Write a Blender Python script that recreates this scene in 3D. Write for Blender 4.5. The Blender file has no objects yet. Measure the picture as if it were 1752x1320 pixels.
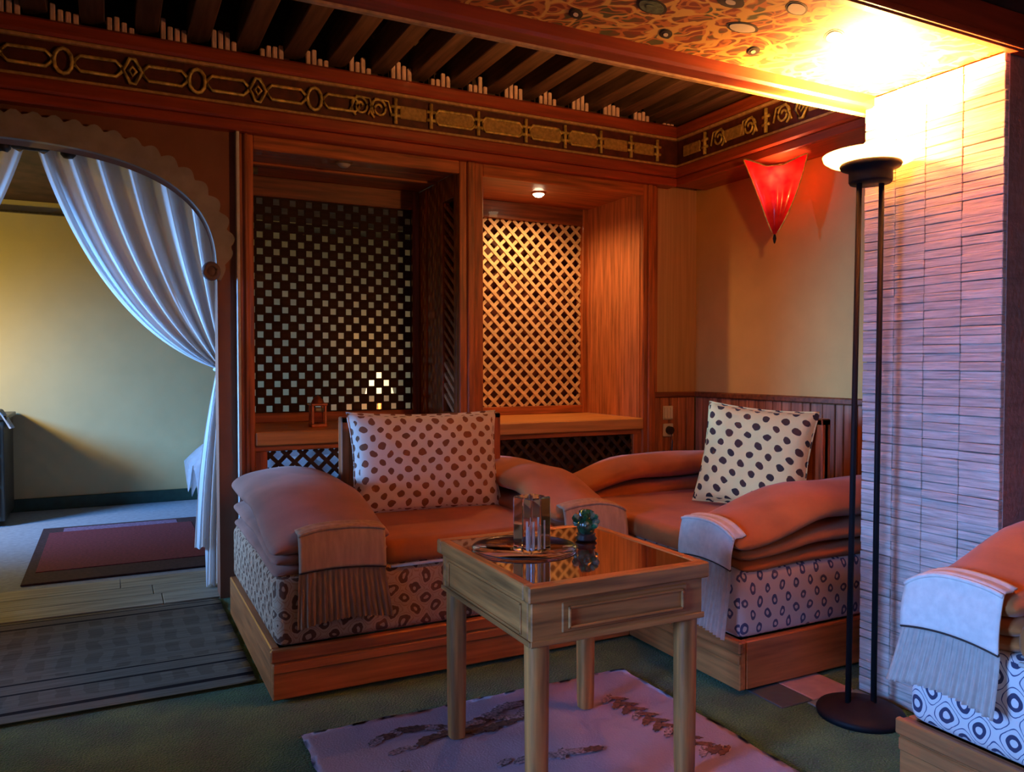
import bpy, bmesh, math, random
from mathutils import Vector, Matrix, noise
random.seed(7)
sc = bpy.context.scene
PI = math.pi
R = math.radians

# ------------------------------------------------------------------ camera
cam_d = bpy.data.cameras.new('camera'); cam = bpy.data.objects.new('camera', cam_d)
sc.collection.objects.link(cam)
cam.location = (0, 0, 1.15); cam.rotation_euler = (R(90-1.52), 0, R(-26.9))
cam_d.sensor_width = 36; cam_d.lens = 27.82; cam_d.clip_start = 0.02
sc.camera = cam

# ------------------------------------------------------------------ world, lights, exposure
w = bpy.data.worlds.new('world'); sc.world = w; w.use_nodes = True
w.node_tree.nodes['Background'].inputs[0].default_value = (0.10, 0.14, 0.25, 1)
w.node_tree.nodes['Background'].inputs[1].default_value = 0.05
sc.view_settings.view_transform = 'Standard'
sc.view_settings.look = 'None'
sc.view_settings.exposure = -0.55
sc.view_settings.gamma = 1
sc.view_settings.use_curve_mapping = False

def light(name, kind, loc, energy, color, size=0.1, rot=None, target=None, size_y=None, spread=None, blend=0.5, angle=60):
    d = bpy.data.lights.new(name, kind); o = bpy.data.objects.new(name, d); sc.collection.objects.link(o)
    d.energy = energy; d.color = color; o.location = loc
    if kind == 'AREA':
        d.size = size
        if size_y: d.shape = 'RECTANGLE'; d.size_y = size_y
        if spread: d.spread = R(spread)
    else:
        d.shadow_soft_size = size
        if kind == 'SPOT': d.spot_size = R(angle); d.spot_blend = blend
    if target is not None:
        o.rotation_euler = (Vector(target)-Vector(loc)).to_track_quat('-Z', 'Y').to_euler()
    elif rot: o.rotation_euler = rot
    return o
BLUE = (0.15, 0.38, 1.0)
WARM = (1.0, 0.42, 0.13)
light('window_daylight', 'AREA', (-2.1, 0.85, 1.15), 27, BLUE, 0.8, target=(1.9, 1.2, 0.40), size_y=0.9, spread=50)
light('sofa_side_blue_fill', 'AREA', (-2.1, 3.15, 0.95), 8, (0.2, 0.45, 1.0), 0.6, target=(0.45, 3.2, 0.35), size_y=0.6, spread=50)  # added blue fill for the left sofa's outer side, no known window
light('rear_purple_fill', 'AREA', (1.3, -1.4, 1.75), 2.5, (0.6, 0.42, 0.8), 1.2, target=(1.4, 2.0, 0.0), size_y=0.8, spread=90)  # added purple fill for the rug; the rear wall has no window
light('bedroom_window_daylight', 'AREA', (-2.65, 5.6, 1.75), 48, (0.12, 0.40, 1.0), 0.9, target=(0.6, 6.9, 0.15), size_y=0.6, spread=60)
light('curtain_blue_fill', 'AREA', (-2.65, 4.95, 1.30), 50, (0.18, 0.46, 1.0), 0.6, target=(0.5, 4.36, 1.15), size_y=0.7, spread=45)  # added blue fill that makes the curtain glow from behind
light('bedroom_table_lamp_light', 'POINT', (-1.25, 6.40, 1.20), 52, (1.0, 0.64, 0.08), 0.06)
light('living_warm_fill', 'AREA', (0.3, -0.3, 2.0), 6, (1.0, 0.44, 0.14), 0.6, target=(0.9, 3.2, 0.6))  # added warm fill for the room, no lamp hangs here

# ------------------------------------------------------------------ helpers
COL = sc.collection
def empty(name, loc=(0, 0, 0), rz=0, label=None, cat=None, group=None, kind=None):
    o = bpy.data.objects.new(name, None); COL.objects.link(o)
    o.location = loc; o.rotation_euler = (0, 0, rz); o.empty_display_size = 0.1
    return tag(o, label, cat, group, kind)
def tag(o, label=None, cat=None, group=None, kind=None):
    if label: o['label'] = label
    if cat: o['category'] = cat
    if group: o['group'] = group
    if kind: o['kind'] = kind
    return o
def link(name, me, m=None, parent=None, smooth=False, label=None, world=False):
    o = bpy.data.objects.new(name, me); COL.objects.link(o)
    if m is not None and not me.materials: me.materials.append(m)
    if smooth:
        for p in me.polygons: p.use_smooth = True
    if parent is not None:
        o.parent = parent
        if world: o.matrix_parent_inverse = Matrix.Translation(parent.location).inverted()
    if label: o['label'] = label
    return o
def me_from(verts, faces, name='mesh'):
    me = bpy.data.meshes.new(name); me.from_pydata([tuple(v) for v in verts], [], faces); me.validate(); me.update(); return me
class MB:
    """collects primitives into one mesh"""
    def __init__(s): s.bm = bmesh.new()
    def box(s, x0, x1, y0, y1, z0, z1, bevel=0, seg=1, mat=None):
        r = bmesh.ops.create_cube(s.bm, size=1)
        vs = r['verts']
        M = Matrix.Translation(((x0+x1)/2, (y0+y1)/2, (z0+z1)/2)) @ Matrix.Diagonal((abs(x1-x0), abs(y1-y0), abs(z1-z0), 1))
        if mat: M = mat @ M
        bmesh.ops.transform(s.bm, matrix=M, verts=vs)
        if bevel:
            es = {e for v in vs for e in v.link_edges}
            bmesh.ops.bevel(s.bm, geom=list(es), offset=bevel, segments=seg, profile=0.5, affect='EDGES', clamp_overlap=True)
        return s
    def cyl(s, p0, p1, r0, r1=None, n=12, caps=True):
        p0 = Vector(p0); p1 = Vector(p1); d = p1-p0
        r = bmesh.ops.create_cone(s.bm, cap_ends=caps, segments=n, radius1=r0, radius2=r0 if r1 is None else r1, depth=d.length)
        M = Matrix.Translation((p0+p1)/2) @ d.to_track_quat('Z', 'Y').to_matrix().to_4x4()
        bmesh.ops.transform(s.bm, matrix=M, verts=r['verts']); return s
    def tube(s, pts, r, n=6, closed=False):
        pts = [Vector(p) for p in pts]; rings = []; N = len(pts)
        for i, p in enumerate(pts):
            a = pts[(i-1) % N] if (closed or i > 0) else p
            b = pts[(i+1) % N] if (closed or i < N-1) else p
            t = (b-a).normalized(); q = t.to_track_quat('Z', 'Y')
            rr = r[i] if isinstance(r, (list, tuple)) else r
            rings.append([s.bm.verts.new(p + q @ Vector((rr*math.cos(2*PI*k/n), rr*math.sin(2*PI*k/n), 0))) for k in range(n)])
        for i in range(N if closed else N-1):
            A = rings[i]; B = rings[(i+1) % N]
            off = 0
            if closed and i == N-1:
                off = min(range(n), key=lambda o: (A[0].co-B[o].co).length)
            for k in range(n):
                s.bm.faces.new((A[k], A[(k+1) % n], B[(k+1+off) % n], B[(k+off) % n]))
        if not closed:
            s.bm.faces.new(rings[0][::-1]); s.bm.faces.new(rings[-1])
        return s
    def lathe(s, prof, n=32, c=(0, 0, 0)):
        rings = []
        for (r, z) in prof:
            if r < 1e-5: rings.append([s.bm.verts.new((c[0], c[1], c[2]+z))])
            else: rings.append([s.bm.verts.new((c[0]+r*math.cos(2*PI*k/n), c[1]+r*math.sin(2*PI*k/n), c[2]+z)) for k in range(n)])
        for A, B in zip(rings, rings[1:]):
            for k in range(n):
                k2 = (k+1) % n
                if len(A) == 1 and len(B) == 1: continue
                if len(A) == 1: s.bm.faces.new((A[0], B[k2], B[k]))
                elif len(B) == 1: s.bm.faces.new((A[k], A[k2], B[0]))
                else: s.bm.faces.new((A[k], A[k2], B[k2], B[k]))
        return s
    def grid(s, nu, nv, fn, thick=0):
        V = [[s.bm.verts.new(fn(i/(nu-1), j/(nv-1))) for j in range(nv)] for i in range(nu)]
        for i in range(nu-1):
            for j in range(nv-1): s.bm.faces.new((V[i][j], V[i+1][j], V[i+1][j+1], V[i][j+1]))
        return s
    def poly(s, pts, vec):
        """prism: outline pts extruded by vec"""
        a = [s.bm.verts.new(p) for p in pts]; v = Vector(vec)
        b = [s.bm.verts.new(Vector(p)+v) for p in pts]
        s.bm.faces.new(a); s.bm.faces.new(b[::-1]); n = len(a)
        for i in range(n): s.bm.faces.new((a[i], b[i], b[(i+1) % n], a[(i+1) % n]))
        return s
    def solid(s, t):
        bmesh.ops.solidify(s.bm, geom=s.bm.faces[:], thickness=t); return s
    def loft(s, rings, caps=True, smoothcap=False):
        rr = [[s.bm.verts.new(p) for p in ring] for ring in rings]; n = len(rr[0])
        for A, B in zip(rr, rr[1:]):
            for k in range(n): s.bm.faces.new((A[k], A[(k+1) % n], B[(k+1) % n], B[k]))
        if caps: s.bm.faces.new(rr[0][::-1]); s.bm.faces.new(rr[-1])
        return s
    def mesh(s, name='mesh', uv=True):
        bmesh.ops.recalc_face_normals(s.bm, faces=s.bm.faces)
        if uv:
            L = s.bm.loops.layers.uv.new('UVMap')
            for f in s.bm.faces:
                n = f.normal; ax = max(range(3), key=lambda i: abs(n[i]))
                for l in f.loops:
                    c = l.vert.co
                    l[L].uv = (c.y, c.z) if ax == 0 else ((c.x, c.z) if ax == 1 else (c.x, c.y))
        me = bpy.data.meshes.new(name); s.bm.to_mesh(me); s.bm.free(); return me
    def obj(s, name, m, parent=None, smooth=False, label=None, world=False):
        return link(name, s.mesh(name), m, parent, smooth, label, world)
def box(name, x0, x1, y0, y1, z0, z1, m, parent=None, bevel=0.003, world=True, label=None, seg=1):
    return MB().box(x0, x1, y0, y1, z0, z1, bevel, seg).obj(name, m, parent, world=world, label=label)
def shade_auto(o, ang=40):
    for p in o.data.polygons: p.use_smooth = True
    md = o.modifiers.new('es', 'EDGE_SPLIT'); md.split_angle = R(ang)
    return o

# ------------------------------------------------------------------ materials
def nt(name):
    m = bpy.data.materials.new(name); m.use_nodes = True
    return m, m.node_tree.nodes, m.node_tree.links, m.node_tree.nodes['Principled BSDF']
def setp(b, **k):
    for a, v in k.items():
        b.inputs[a.replace('_', ' ')].default_value = v
def rgb(c): return (c[0], c[1], c[2], 1)
def plain(name, c, rough=0.6, var=0.15, scale=(20, 20, 20), bump=0.15, bscale=None, metal=0, rnd=0.0, coat=0, sheen=0, dist=0.004, detail=4, coord='Object'):
    """base colour with noise variation, per-object variation and noise bump"""
    m, N, L, b = nt(name)
    tc = N.new('ShaderNodeTexCoord'); mp = N.new('ShaderNodeMapping'); mp.inputs['Scale'].default_value = scale
    L.new(tc.outputs[coord], mp.inputs[0])
    no = N.new('ShaderNodeTexNoise'); no.inputs['Scale'].default_value = 1; no.inputs['Detail'].default_value = detail
    L.new(mp.outputs[0], no.inputs['Vector'])
    cr = N.new('ShaderNodeValToRGB'); cr.color_ramp.elements[0].position = 0.3; cr.color_ramp.elements[1].position = 0.7
    lo = [x*(1-var*1.6) for x in c]; hi = [min(1, x*(1+var)) for x in c]
    cr.color_ramp.elements[0].color = rgb(lo); cr.color_ramp.elements[1].color = rgb(hi)
    L.new(no.outputs['Fac'], cr.inputs[0]); out = cr.outputs[0]
    if rnd:
        oi = N.new('ShaderNodeObjectInfo'); hs = N.new('ShaderNodeHueSaturation')
        mr = N.new('ShaderNodeMapRange'); mr.inputs['To Min'].default_value = 1-rnd; mr.inputs['To Max'].default_value = 1+rnd
        L.new(oi.outputs['Random'], mr.inputs[0]); L.new(mr.outputs[0], hs.inputs['Value']); L.new(out, hs.inputs['Color']); out = hs.outputs[0]
    L.new(out, b.inputs['Base Color'])
    if bump:
        bp = N.new('ShaderNodeBump'); bp.inputs['Strength'].default_value = bump; bp.inputs['Distance'].default_value = dist
        if bscale:
            n2 = N.new('ShaderNodeTexNoise'); n2.inputs['Scale'].default_value = bscale; n2.inputs['Detail'].default_value = 5
            L.new(tc.outputs[coord], n2.inputs['Vector']); L.new(n2.outputs['Fac'], bp.inputs['Height'])
        else: L.new(no.outputs['Fac'], bp.inputs['Height'])
        L.new(bp.outputs[0], b.inputs['Normal'])
    setp(b, Roughness=rough, Metallic=metal, Specular_IOR_Level=0.12 if name == 'black_metal' else 0.5, Coat_Weight=coat, Sheen_Weight=sheen)
    return m
def wood(name, c, axis='x', rough=0.45, var=0.35, rnd=0.12, coat=0.1):
    s = {'x': (3, 45, 45), 'y': (45, 3, 45), 'z': (45, 45, 3)}[axis]
    return plain(name, c, rough, var, s, 0.25, None, 0, rnd, coat, dist=0.002)
ORG = (0.40, 0.105, 0.028)
W_X = wood('cabinet_wood_x', ORG, 'x'); W_Y = wood('cabinet_wood_y', ORG, 'y'); W_Z = wood('cabinet_wood_z', ORG, 'z')
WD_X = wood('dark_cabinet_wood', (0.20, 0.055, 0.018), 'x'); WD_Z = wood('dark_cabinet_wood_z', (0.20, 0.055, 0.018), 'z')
RED_X = wood('red_beam_wood', (0.33, 0.050, 0.016), 'x', var=0.2); RED_Y = wood('red_beam_wood_y', (0.36, 0.06, 0.018), 'y', var=0.2)
SLAT = wood('ceiling_slat_wood', (0.10, 0.048, 0.028), 'y', rough=0.6)
DARKCEIL = plain('dark_ceiling_paint', (0.05, 0.022, 0.014), 0.8, 0.4, (8, 8, 8))
BASEW = wood('sofa_base_wood', (0.50, 0.165, 0.045), 'x', var=0.25); BASEW_Y = wood('sofa_base_wood_y', (0.50, 0.165, 0.045), 'y', var=0.25)
TABLEW_X = wood('table_wood_x', (0.46, 0.175, 0.042), 'x', 0.5); TABLEW_Y = wood('table_wood_y', (0.46, 0.175, 0.042), 'y', 0.5); TABLEW_Z = wood('table_wood_z', (0.46, 0.175, 0.042), 'z', 0.5)
DADO = wood('dado_wood', (0.42, 0.15, 0.075), 'z', 0.45, 0.35, 0.22)
YWALL = plain('yellow_wall_paint', (0.66, 0.39, 0.12), 0.8, 0.04, (6, 6, 6), 0.15, 60, dist=0.002)
TANWALL = plain('tan_wallpaper', (0.50, 0.30, 0.16), 0.8, 0.10, (90, 90, 2), 0.2)
SPANDREL = plain('brown_wall_paint', (0.22, 0.085, 0.045), 0.8, 0.1, (5, 5, 5), 0.1, 40)
BEDWALL = plain('bedroom_wall_paint', (0.64, 0.56, 0.28), 0.85, 0.03, (4, 4, 4), 0.05, 60)
GREYPL = plain('arch_plaster', (0.30, 0.27, 0.24), 0.8, 0.12, (12, 12, 12), 0.3, 40)
PILLAR = plain('slab_stone', (0.64, 0.56, 0.50), 0.85, 0.22, (10, 10, 170), 0.8, None, rnd=0.10, dist=0.004, detail=6)
PILSIDE = plain('pillar_side_plaster', (0.34, 0.22, 0.19), 0.9, 0.12, (10, 10, 60), 0.5, 70, dist=0.005)
GOLD = plain('gilded_moulding', (0.70, 0.50, 0.14), 0.5, 0.35, (40, 40, 40), 0.3, 90, metal=0.25)
GOLDPALE = plain('pale_gilt_line', (0.55, 0.33, 0.14), 0.5, 0.2, (40, 40, 40), 0.2)
FRGROUND = plain('frieze_ground', (0.10, 0.018, 0.010), 0.6, 0.3, (20, 20, 20), 0.2)
FRFILL = plain('frieze_gold_fill', (0.46, 0.28, 0.08), 0.6, 0.22, (60, 60, 60), 0.6, 70)
PICKET = plain('pale_picket_paint', (0.80, 0.52, 0.46), 0.7, 0.2, (60, 60, 20), 0.2)
TERRA = plain('terracotta_suede', (0.48, 0.145, 0.028), 0.85, 0.14, (6, 6, 6), 0.25, 220, sheen=0.15, dist=0.002)
TERRA_BLUELIT = plain('bluelit_terracotta_suede', (0.36, 0.16, 0.115), 0.85, 0.14, (6, 6, 6), 0.25, 220, sheen=0.15, dist=0.002)  # terracotta pad suede with the blue window light put into its colour
CREAM = plain('cream_cloth', (0.80, 0.74, 0.66), 0.85, 0.06, (50, 50, 50), 0.2, 300, dist=0.001)
TAN_DIM = plain('dimmed_tan_cloth', (0.46, 0.31, 0.19), 0.85, 0.12, (60, 60, 8), 0.25, 300, dist=0.001)  # cream cloth with dim warm light put into the colour; pillow backs share it
PIPING = plain('dark_piping', (0.05, 0.025, 0.02), 0.7, 0.1)
BLACK = plain('black_metal', (0.010, 0.010, 0.012), 0.55, 0.1, bump=0.02, metal=0.0)
WHITEPL = plain('white_plastic', (0.75, 0.70, 0.66), 0.4, 0.02, bump=0)
BLACKPL = plain('black_plastic', (0.015, 0.013, 0.013), 0.4, 0.02, bump=0)
CURT = plain('white_curtain_cloth', (0.72, 0.76, 0.80), 0.8, 0.05, (30, 30, 6), 0.15, 200, dist=0.001)
def translucent(m, f, c):
    N = m.node_tree.nodes; L = m.node_tree.links; b = N['Principled BSDF']
    tr = N.new('ShaderNodeBsdfTranslucent'); tr.inputs[0].default_value = rgb(c)
    ms = N.new('ShaderNodeMixShader'); ms.inputs[0].default_value = f
    L.new(b.outputs[0], ms.inputs[1]); L.new(tr.outputs[0], ms.inputs[2]); L.new(ms.outputs[0], N['Material Output'].inputs[0])
translucent(CURT, 0.45, (0.85, 0.88, 0.92))
LATPALE = wood('pale_lattice_wood', (0.80, 0.58, 0.34), 'x', 0.5, 0.15, 0.10)
LATDARK = wood('dark_lattice_wood', (0.030, 0.012, 0.007), 'x', 0.9, 0.2, 0.15, 0)
REDRUG = plain('wine_red_rug', (0.17, 0.025, 0.035), 0.95, 0.25, (60, 60, 60), 0.5, 200)
RUGDARK = plain('rug_dark_border', (0.045, 0.018, 0.022), 0.95, 0.3, (60, 60, 60), 0.5, 200)
RUGLAV = plain('rug_lavender_band', (0.22, 0.14, 0.24), 0.95, 0.3, (60, 60, 60), 0.5, 200)
WHITERUG = plain('pale_pink_hide', (0.74, 0.58, 0.66), 0.9, 0.07, (5, 5, 5), 0.4, 160, dist=0.004)  # pinkish hide, with the blue daylight's lavender cast mixed into the colour
BROWNMOT = plain('brown_leaf_motif', (0.13, 0.055, 0.035), 0.9, 0.5, (90, 90, 90), 0.6, 150)
MAUVEMOT = plain('mauve_leaf_motif', (0.36, 0.24, 0.25), 0.9, 0.6, (110, 110, 110), 0.6, 150)
BEDFLOOR = plain('bedroom_carpet', (0.30, 0.36, 0.42), 0.95, 0.1, (30, 30, 30), 0.4, 200)
PLANK = wood('threshold_plank_wood', (0.30, 0.29, 0.22), 'x', 0.6, 0.3, 0.1)
WHITEBED = plain('white_bed_linen', (0.80, 0.84, 0.88), 0.8, 0.04, bump=0.1)
DARKFURN = wood('dark_furniture_wood', (0.06, 0.05, 0.035), 'z')
COPPER = plain('copper_metal', (0.60, 0.22, 0.10), 0.35, 0.2, metal=0.8)
TILEB = plain('blue_grey_tile', (0.16, 0.24, 0.26), 0.5, 0.1); TILEP = plain('pink_tile', (0.52, 0.32, 0.27), 0.5, 0.1); TILED = plain('dark_teal_tile', (0.05, 0.08, 0.09), 0.5, 0.1)

def carpet():
    m, N, L, b = nt('green_carpet')
    tc = N.new('ShaderNodeTexCoord')
    n1 = N.new('ShaderNodeTexNoise'); n1.inputs['Scale'].default_value = 6; n1.inputs['Detail'].default_value = 6
    n2 = N.new('ShaderNodeTexNoise'); n2.inputs['Scale'].default_value = 140; n2.inputs['Detail'].default_value = 3
    L.new(tc.outputs['Object'], n1.inputs['Vector']); L.new(tc.outputs['Object'], n2.inputs['Vector'])
    mx = N.new('ShaderNodeMath'); mx.operation = 'ADD'; L.new(n1.outputs['Fac'], mx.inputs[0]); L.new(n2.outputs['Fac'], mx.inputs[1])
    hv = N.new('ShaderNodeMath'); hv.operation = 'MULTIPLY'; hv.inputs[1].default_value = 0.5; L.new(mx.outputs[0], hv.inputs[0])
    cr = N.new('ShaderNodeValToRGB'); e = cr.color_ramp.elements
    e[0].position = 0.35; e[0].color = (0.006, 0.050, 0.008, 1); e[1].position = 0.66; e[1].color = (0.08, 0.21, 0.035, 1)
    x = e.new(0.5); x.color = (0.022, 0.115, 0.018, 1)
    L.new(hv.outputs[0], cr.inputs[0]); L.new(cr.outputs[0], b.inputs['Base Color'])
    bp = N.new('ShaderNodeBump'); bp.inputs['Strength'].default_value = 0.9; bp.inputs['Distance'].default_value = 0.012
    L.new(n2.outputs['Fac'], bp.inputs['Height']); L.new(bp.outputs[0], b.inputs['Normal'])
    setp(b, Roughness=0.95, Sheen_Weight=0.2)
    return m
GREEN = carpet()

def dots(name, bg, ringc, px, py, t_out=0.55, t_in=2.0, line=None, linec=None, wob=0.25, slant=0.0, bg2=None):
    """staggered spots (optionally with pale centres) and an ogee net between them, in UV metres"""
    m, N, L, b = nt(name)
    def M(op, a, bb=None):
        n = N.new('ShaderNodeMath'); n.operation = op
        for i, v in enumerate((a, bb)):
            if v is None: continue
            if isinstance(v, (int, float)): n.inputs[i].default_value = v
            else: L.new(v, n.inputs[i])
        return n.outputs[0]
    uv = N.new('ShaderNodeUVMap'); uv.uv_map = 'UVMap'
    no = N.new('ShaderNodeTexNoise'); no.inputs['Scale'].default_value = 14; no.inputs['Detail'].default_value = 3
    L.new(uv.outputs[0], no.inputs['Vector'])
    sx = N.new('ShaderNodeSeparateXYZ'); L.new(uv.outputs[0], sx.inputs[0])
    sn = N.new('ShaderNodeSeparateColor'); L.new(no.outputs['Color'], sn.inputs[0])
    U = M('ADD', sx.outputs[0], M('MULTIPLY', sx.outputs[1], slant))
    u = M('MULTIPLY', M('ADD', U, M('MULTIPLY', M('SUBTRACT', sn.outputs[0], 0.5), wob*px)), 2*PI/px)
    v = M('MULTIPLY', M('ADD', sx.outputs[1], M('MULTIPLY', M('SUBTRACT', sn.outputs[1], 0.5), wob*py)), 2*PI/py)
    # staggered lattice: cos(u/2)*cos(v/2) squared-sign maxima
    g = M('ABSOLUTE', M('MULTIPLY', M('COSINE', M('MULTIPLY', M('ADD', u, v), 0.5)), M('COSINE', M('MULTIPLY', M('SUBTRACT', u, v), 0.5))))
    def band(lo, hi):
        return M('MULTIPLY', M('GREATER_THAN', g, lo), M('LESS_THAN', g, hi))
    mask = band(t_out, t_in)
    mix = N.new('ShaderNodeMix'); mix.data_type = 'RGBA'
    mix.inputs[6].default_value = rgb(bg); mix.inputs[7].default_value = rgb(ringc); L.new(mask, mix.inputs[0]); out = mix.outputs[2]
    if line:
        mix2 = N.new('ShaderNodeMix'); mix2.data_type = 'RGBA'; mix2.inputs[7].default_value = rgb(linec or ringc)
        L.new(band(line[0], line[1]), mix2.inputs[0]); L.new(out, mix2.inputs[6]); out = mix2.outputs[2]
    L.new(out, b.inputs['Base Color'])
    n3 = N.new('ShaderNodeTexNoise'); n3.inputs['Scale'].default_value = 250; L.new(uv.outputs[0], n3.inputs['Vector'])
    bp = N.new('ShaderNodeBump'); bp.inputs['Strength'].default_value = 0.3; bp.inputs['Distance'].default_value = 0.002
    L.new(n3.outputs['Fac'], bp.inputs['Height']); L.new(bp.outputs[0], b.inputs['Normal'])
    setp(b, Roughness=0.85, Sheen_Weight=0.1)
    return m
FAB = dots('ogee_fabric', (0.74, 0.70, 0.66), (0.045, 0.045, 0.10), 0.085, 0.095, 0.62, 0.90, (0.16, 0.24), (0.06, 0.08, 0.18))
FABR = dots('spotted_fabric', (0.70, 0.62, 0.60), (0.08, 0.09, 0.20), 0.07, 0.09, 0.66, 0.93, None, None, 0.4)
FABL = dots('brown_spotted_fabric', (0.48, 0.34, 0.22), (0.12, 0.05, 0.025), 0.085, 0.085, 0.50, 0.92, (0.1, 0.2), (0.36, 0.2, 0.11), 0.7)
PILW = dots('white_spotted_pillow', (0.80, 0.74, 0.68), (0.20, 0.075, 0.035), 0.072, 0.072, 0.62, 2, None, None, 0.5)
PILY = dots('cream_spotted_pillow', (0.98, 0.78, 0.32), (0.035, 0.02, 0.018), 0.085, 0.085, 0.68, 2, None, None, 0.35, 0.25)

def painted():
    m, N, L, b = nt('painted_ceiling')
    tc = N.new('ShaderNodeTexCoord')
    mp = N.new('ShaderNodeMapping'); mp.inputs['Rotation'].default_value = (0, 0, 0.5); L.new(tc.outputs['Object'], mp.inputs[0])
    no = N.new('ShaderNodeTexNoise'); no.inputs['Scale'].default_value = 7; L.new(mp.outputs[0], no.inputs['Vector'])
    ad = N.new('ShaderNodeMix'); ad.data_type = 'RGBA'; ad.blend_type = 'LINEAR_LIGHT'; ad.inputs[0].default_value = 0.10
    L.new(mp.outputs[0], ad.inputs[6]); L.new(no.outputs['Color'], ad.inputs[7])
    outs = []
    for sc_, wd in ((16, 0.10), (27, 0.11)):
        mp2 = N.new('ShaderNodeMapping'); mp2.inputs['Scale'].default_value = (0.55, 1, 1); L.new(ad.outputs[2], mp2.inputs[0])
        vo = N.new('ShaderNodeTexVoronoi'); vo.feature = 'DISTANCE_TO_EDGE'; vo.inputs['Scale'].default_value = sc_
        L.new(mp2.outputs[0], vo.inputs['Vector'])
        lt = N.new('ShaderNodeMapRange'); lt.inputs['From Min'].default_value = wd*0.6; lt.inputs['From Max'].default_value = wd
        lt.inputs['To Min'].default_value = 1; lt.inputs['To Max'].default_value = 0
        L.new(vo.outputs['Distance'], lt.inputs[0]); outs.append(lt.outputs[0])
    gr = N.new('ShaderNodeTexNoise'); gr.inputs['Scale'].default_value = 11; L.new(tc.outputs['Object'], gr.inputs['Vector'])
    cr = N.new('ShaderNodeValToRGB'); e = cr.color_ramp.elements
    e[0].position = 0.42; e[0].color = (0.30, 0.045, 0.015, 1); e[1].position = 0.62; e[1].color = (0.10, 0.10, 0.03, 1)
    L.new(gr.outputs['Fac'], cr.inputs[0])
    m1 = N.new('ShaderNodeMix'); m1.data_type = 'RGBA'; L.new(outs[1], m1.inputs[0]); L.new(cr.outputs[0], m1.inputs[6]); m1.inputs[7].default_value = (0.62, 0.20, 0.04, 1)
    m2 = N.new('ShaderNodeMix'); m2.data_type = 'RGBA'; L.new(outs[0], m2.inputs[0]); L.new(m1.outputs[2], m2.inputs[6]); m2.inputs[7].default_value = (0.80, 0.46, 0.10, 1)
    L.new(m2.outputs[2], b.inputs['Base Color']); setp(b, Roughness=0.6)
    return m
PAINT = painted()

def kilim():
    m, N, L, b = nt('woven_kilim')
    tc = N.new('ShaderNodeTexCoord'); sx = N.new('ShaderNodeSeparateXYZ'); L.new(tc.outputs['Object'], sx.inputs[0])
    def M(op, a, bb=None):
        n = N.new('ShaderNodeMath'); n.operation = op
        for i, v in enumerate((a, bb)):
            if v is None: continue
            if isinstance(v, (int, float)): n.inputs[i].default_value = v
            else: L.new(v, n.inputs[i])
        return n.outputs[0]
    no = N.new('ShaderNodeTexNoise'); no.inputs['Scale'].default_value = 9; no.inputs['Detail'].default_value = 5; L.new(tc.outputs['Object'], no.inputs['Vector'])
    st = N.new('ShaderNodeMapping'); st.inputs['Scale'].default_value = (5, 130, 1); L.new(tc.outputs['Object'], st.inputs[0])
    n2 = N.new('ShaderNodeTexNoise'); n2.inputs['Scale'].default_value = 1; n2.inputs['Detail'].default_value = 4; L.new(st.outputs[0], n2.inputs['Vector'])
    nx = M('MULTIPLY', M('SUBTRACT', no.outputs['Fac'], 0.5), 0.06)
    x = M('ADD', sx.outputs[0], nx); y = sx.outputs[1]
    cols = M('GREATER_THAN', M('SINE', M('MULTIPLY', x, 2*PI/0.095)), -0.1)
    rows = M('GREATER_THAN', M('SINE', M('MULTIPLY', M('ADD', y, nx), 2*PI/0.16)), -0.6)
    infield = M('MULTIPLY', M('GREATER_THAN', y, 0.37), M('LESS_THAN', y, 1.02))
    low = M('MULTIPLY', M('GREATER_THAN', y, 0.10), M('LESS_THAN', y, 0.25))
    chk = M('MULTIPLY', M('MULTIPLY', cols, rows), M('MAXIMUM', infield, low))
    lines = M('LESS_THAN', M('ABSOLUTE', M('SUBTRACT', y, 0.09)), 0.012)
    for c_ in (0.26, 0.345, 1.04, 1.12): lines = M('MAXIMUM', lines, M('LESS_THAN', M('ABSOLUTE', M('SUBTRACT', y, c_)), 0.007))
    cr = N.new('ShaderNodeValToRGB'); e = cr.color_ramp.elements
    e[0].position = 0.3; e[0].color = (0.22, 0.21, 0.16, 1); e[1].position = 0.7; e[1].color = (0.40, 0.39, 0.32, 1); L.new(n2.outputs['Fac'], cr.inputs[0])
    m1 = N.new('ShaderNodeMix'); m1.data_type = 'RGBA'; m1.blend_type = 'MULTIPLY'; L.new(M('MULTIPLY', chk, 0.38), m1.inputs[0]); L.new(cr.outputs[0], m1.inputs[6]); m1.inputs[7].default_value = (0.42, 0.40, 0.38, 1)
    m2 = N.new('ShaderNodeMix'); m2.data_type = 'RGBA'; L.new(lines, m2.inputs[0]); L.new(m1.outputs[2], m2.inputs[6]); m2.inputs[7].default_value = (0.02, 0.02, 0.025, 1)
    L.new(m2.outputs[2], b.inputs['Base Color'])
    bp = N.new('ShaderNodeBump'); bp.inputs['Strength'].default_value = 0.8; bp.inputs['Distance'].default_value = 0.004
    L.new(n2.outputs['Fac'], bp.inputs['Height']); L.new(bp.outputs[0], b.inputs['Normal']); setp(b, Roughness=0.95)
    return m
KILIM = kilim()
def glass(name, c, rough=0.02, ior=1.5, trans=1.0):
    m, N, L, b = nt(name); setp(b, Base_Color=rgb(c), Roughness=rough, IOR=ior, Transmission_Weight=trans); return m
def emit(name, c, s):
    m, N, L, b = nt(name); setp(b, Base_Color=rgb(c), Emission_Color=rgb(c), Emission_Strength=s); return m
CLEAR = glass('clear_crystal', (0.96, 0.93, 0.90), 0.03)
GREENG = plain('green_crystal', (0.01, 0.12, 0.06), 0.12, 0.9, (40, 40, 40), 0.2, 60, coat=1)
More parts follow.
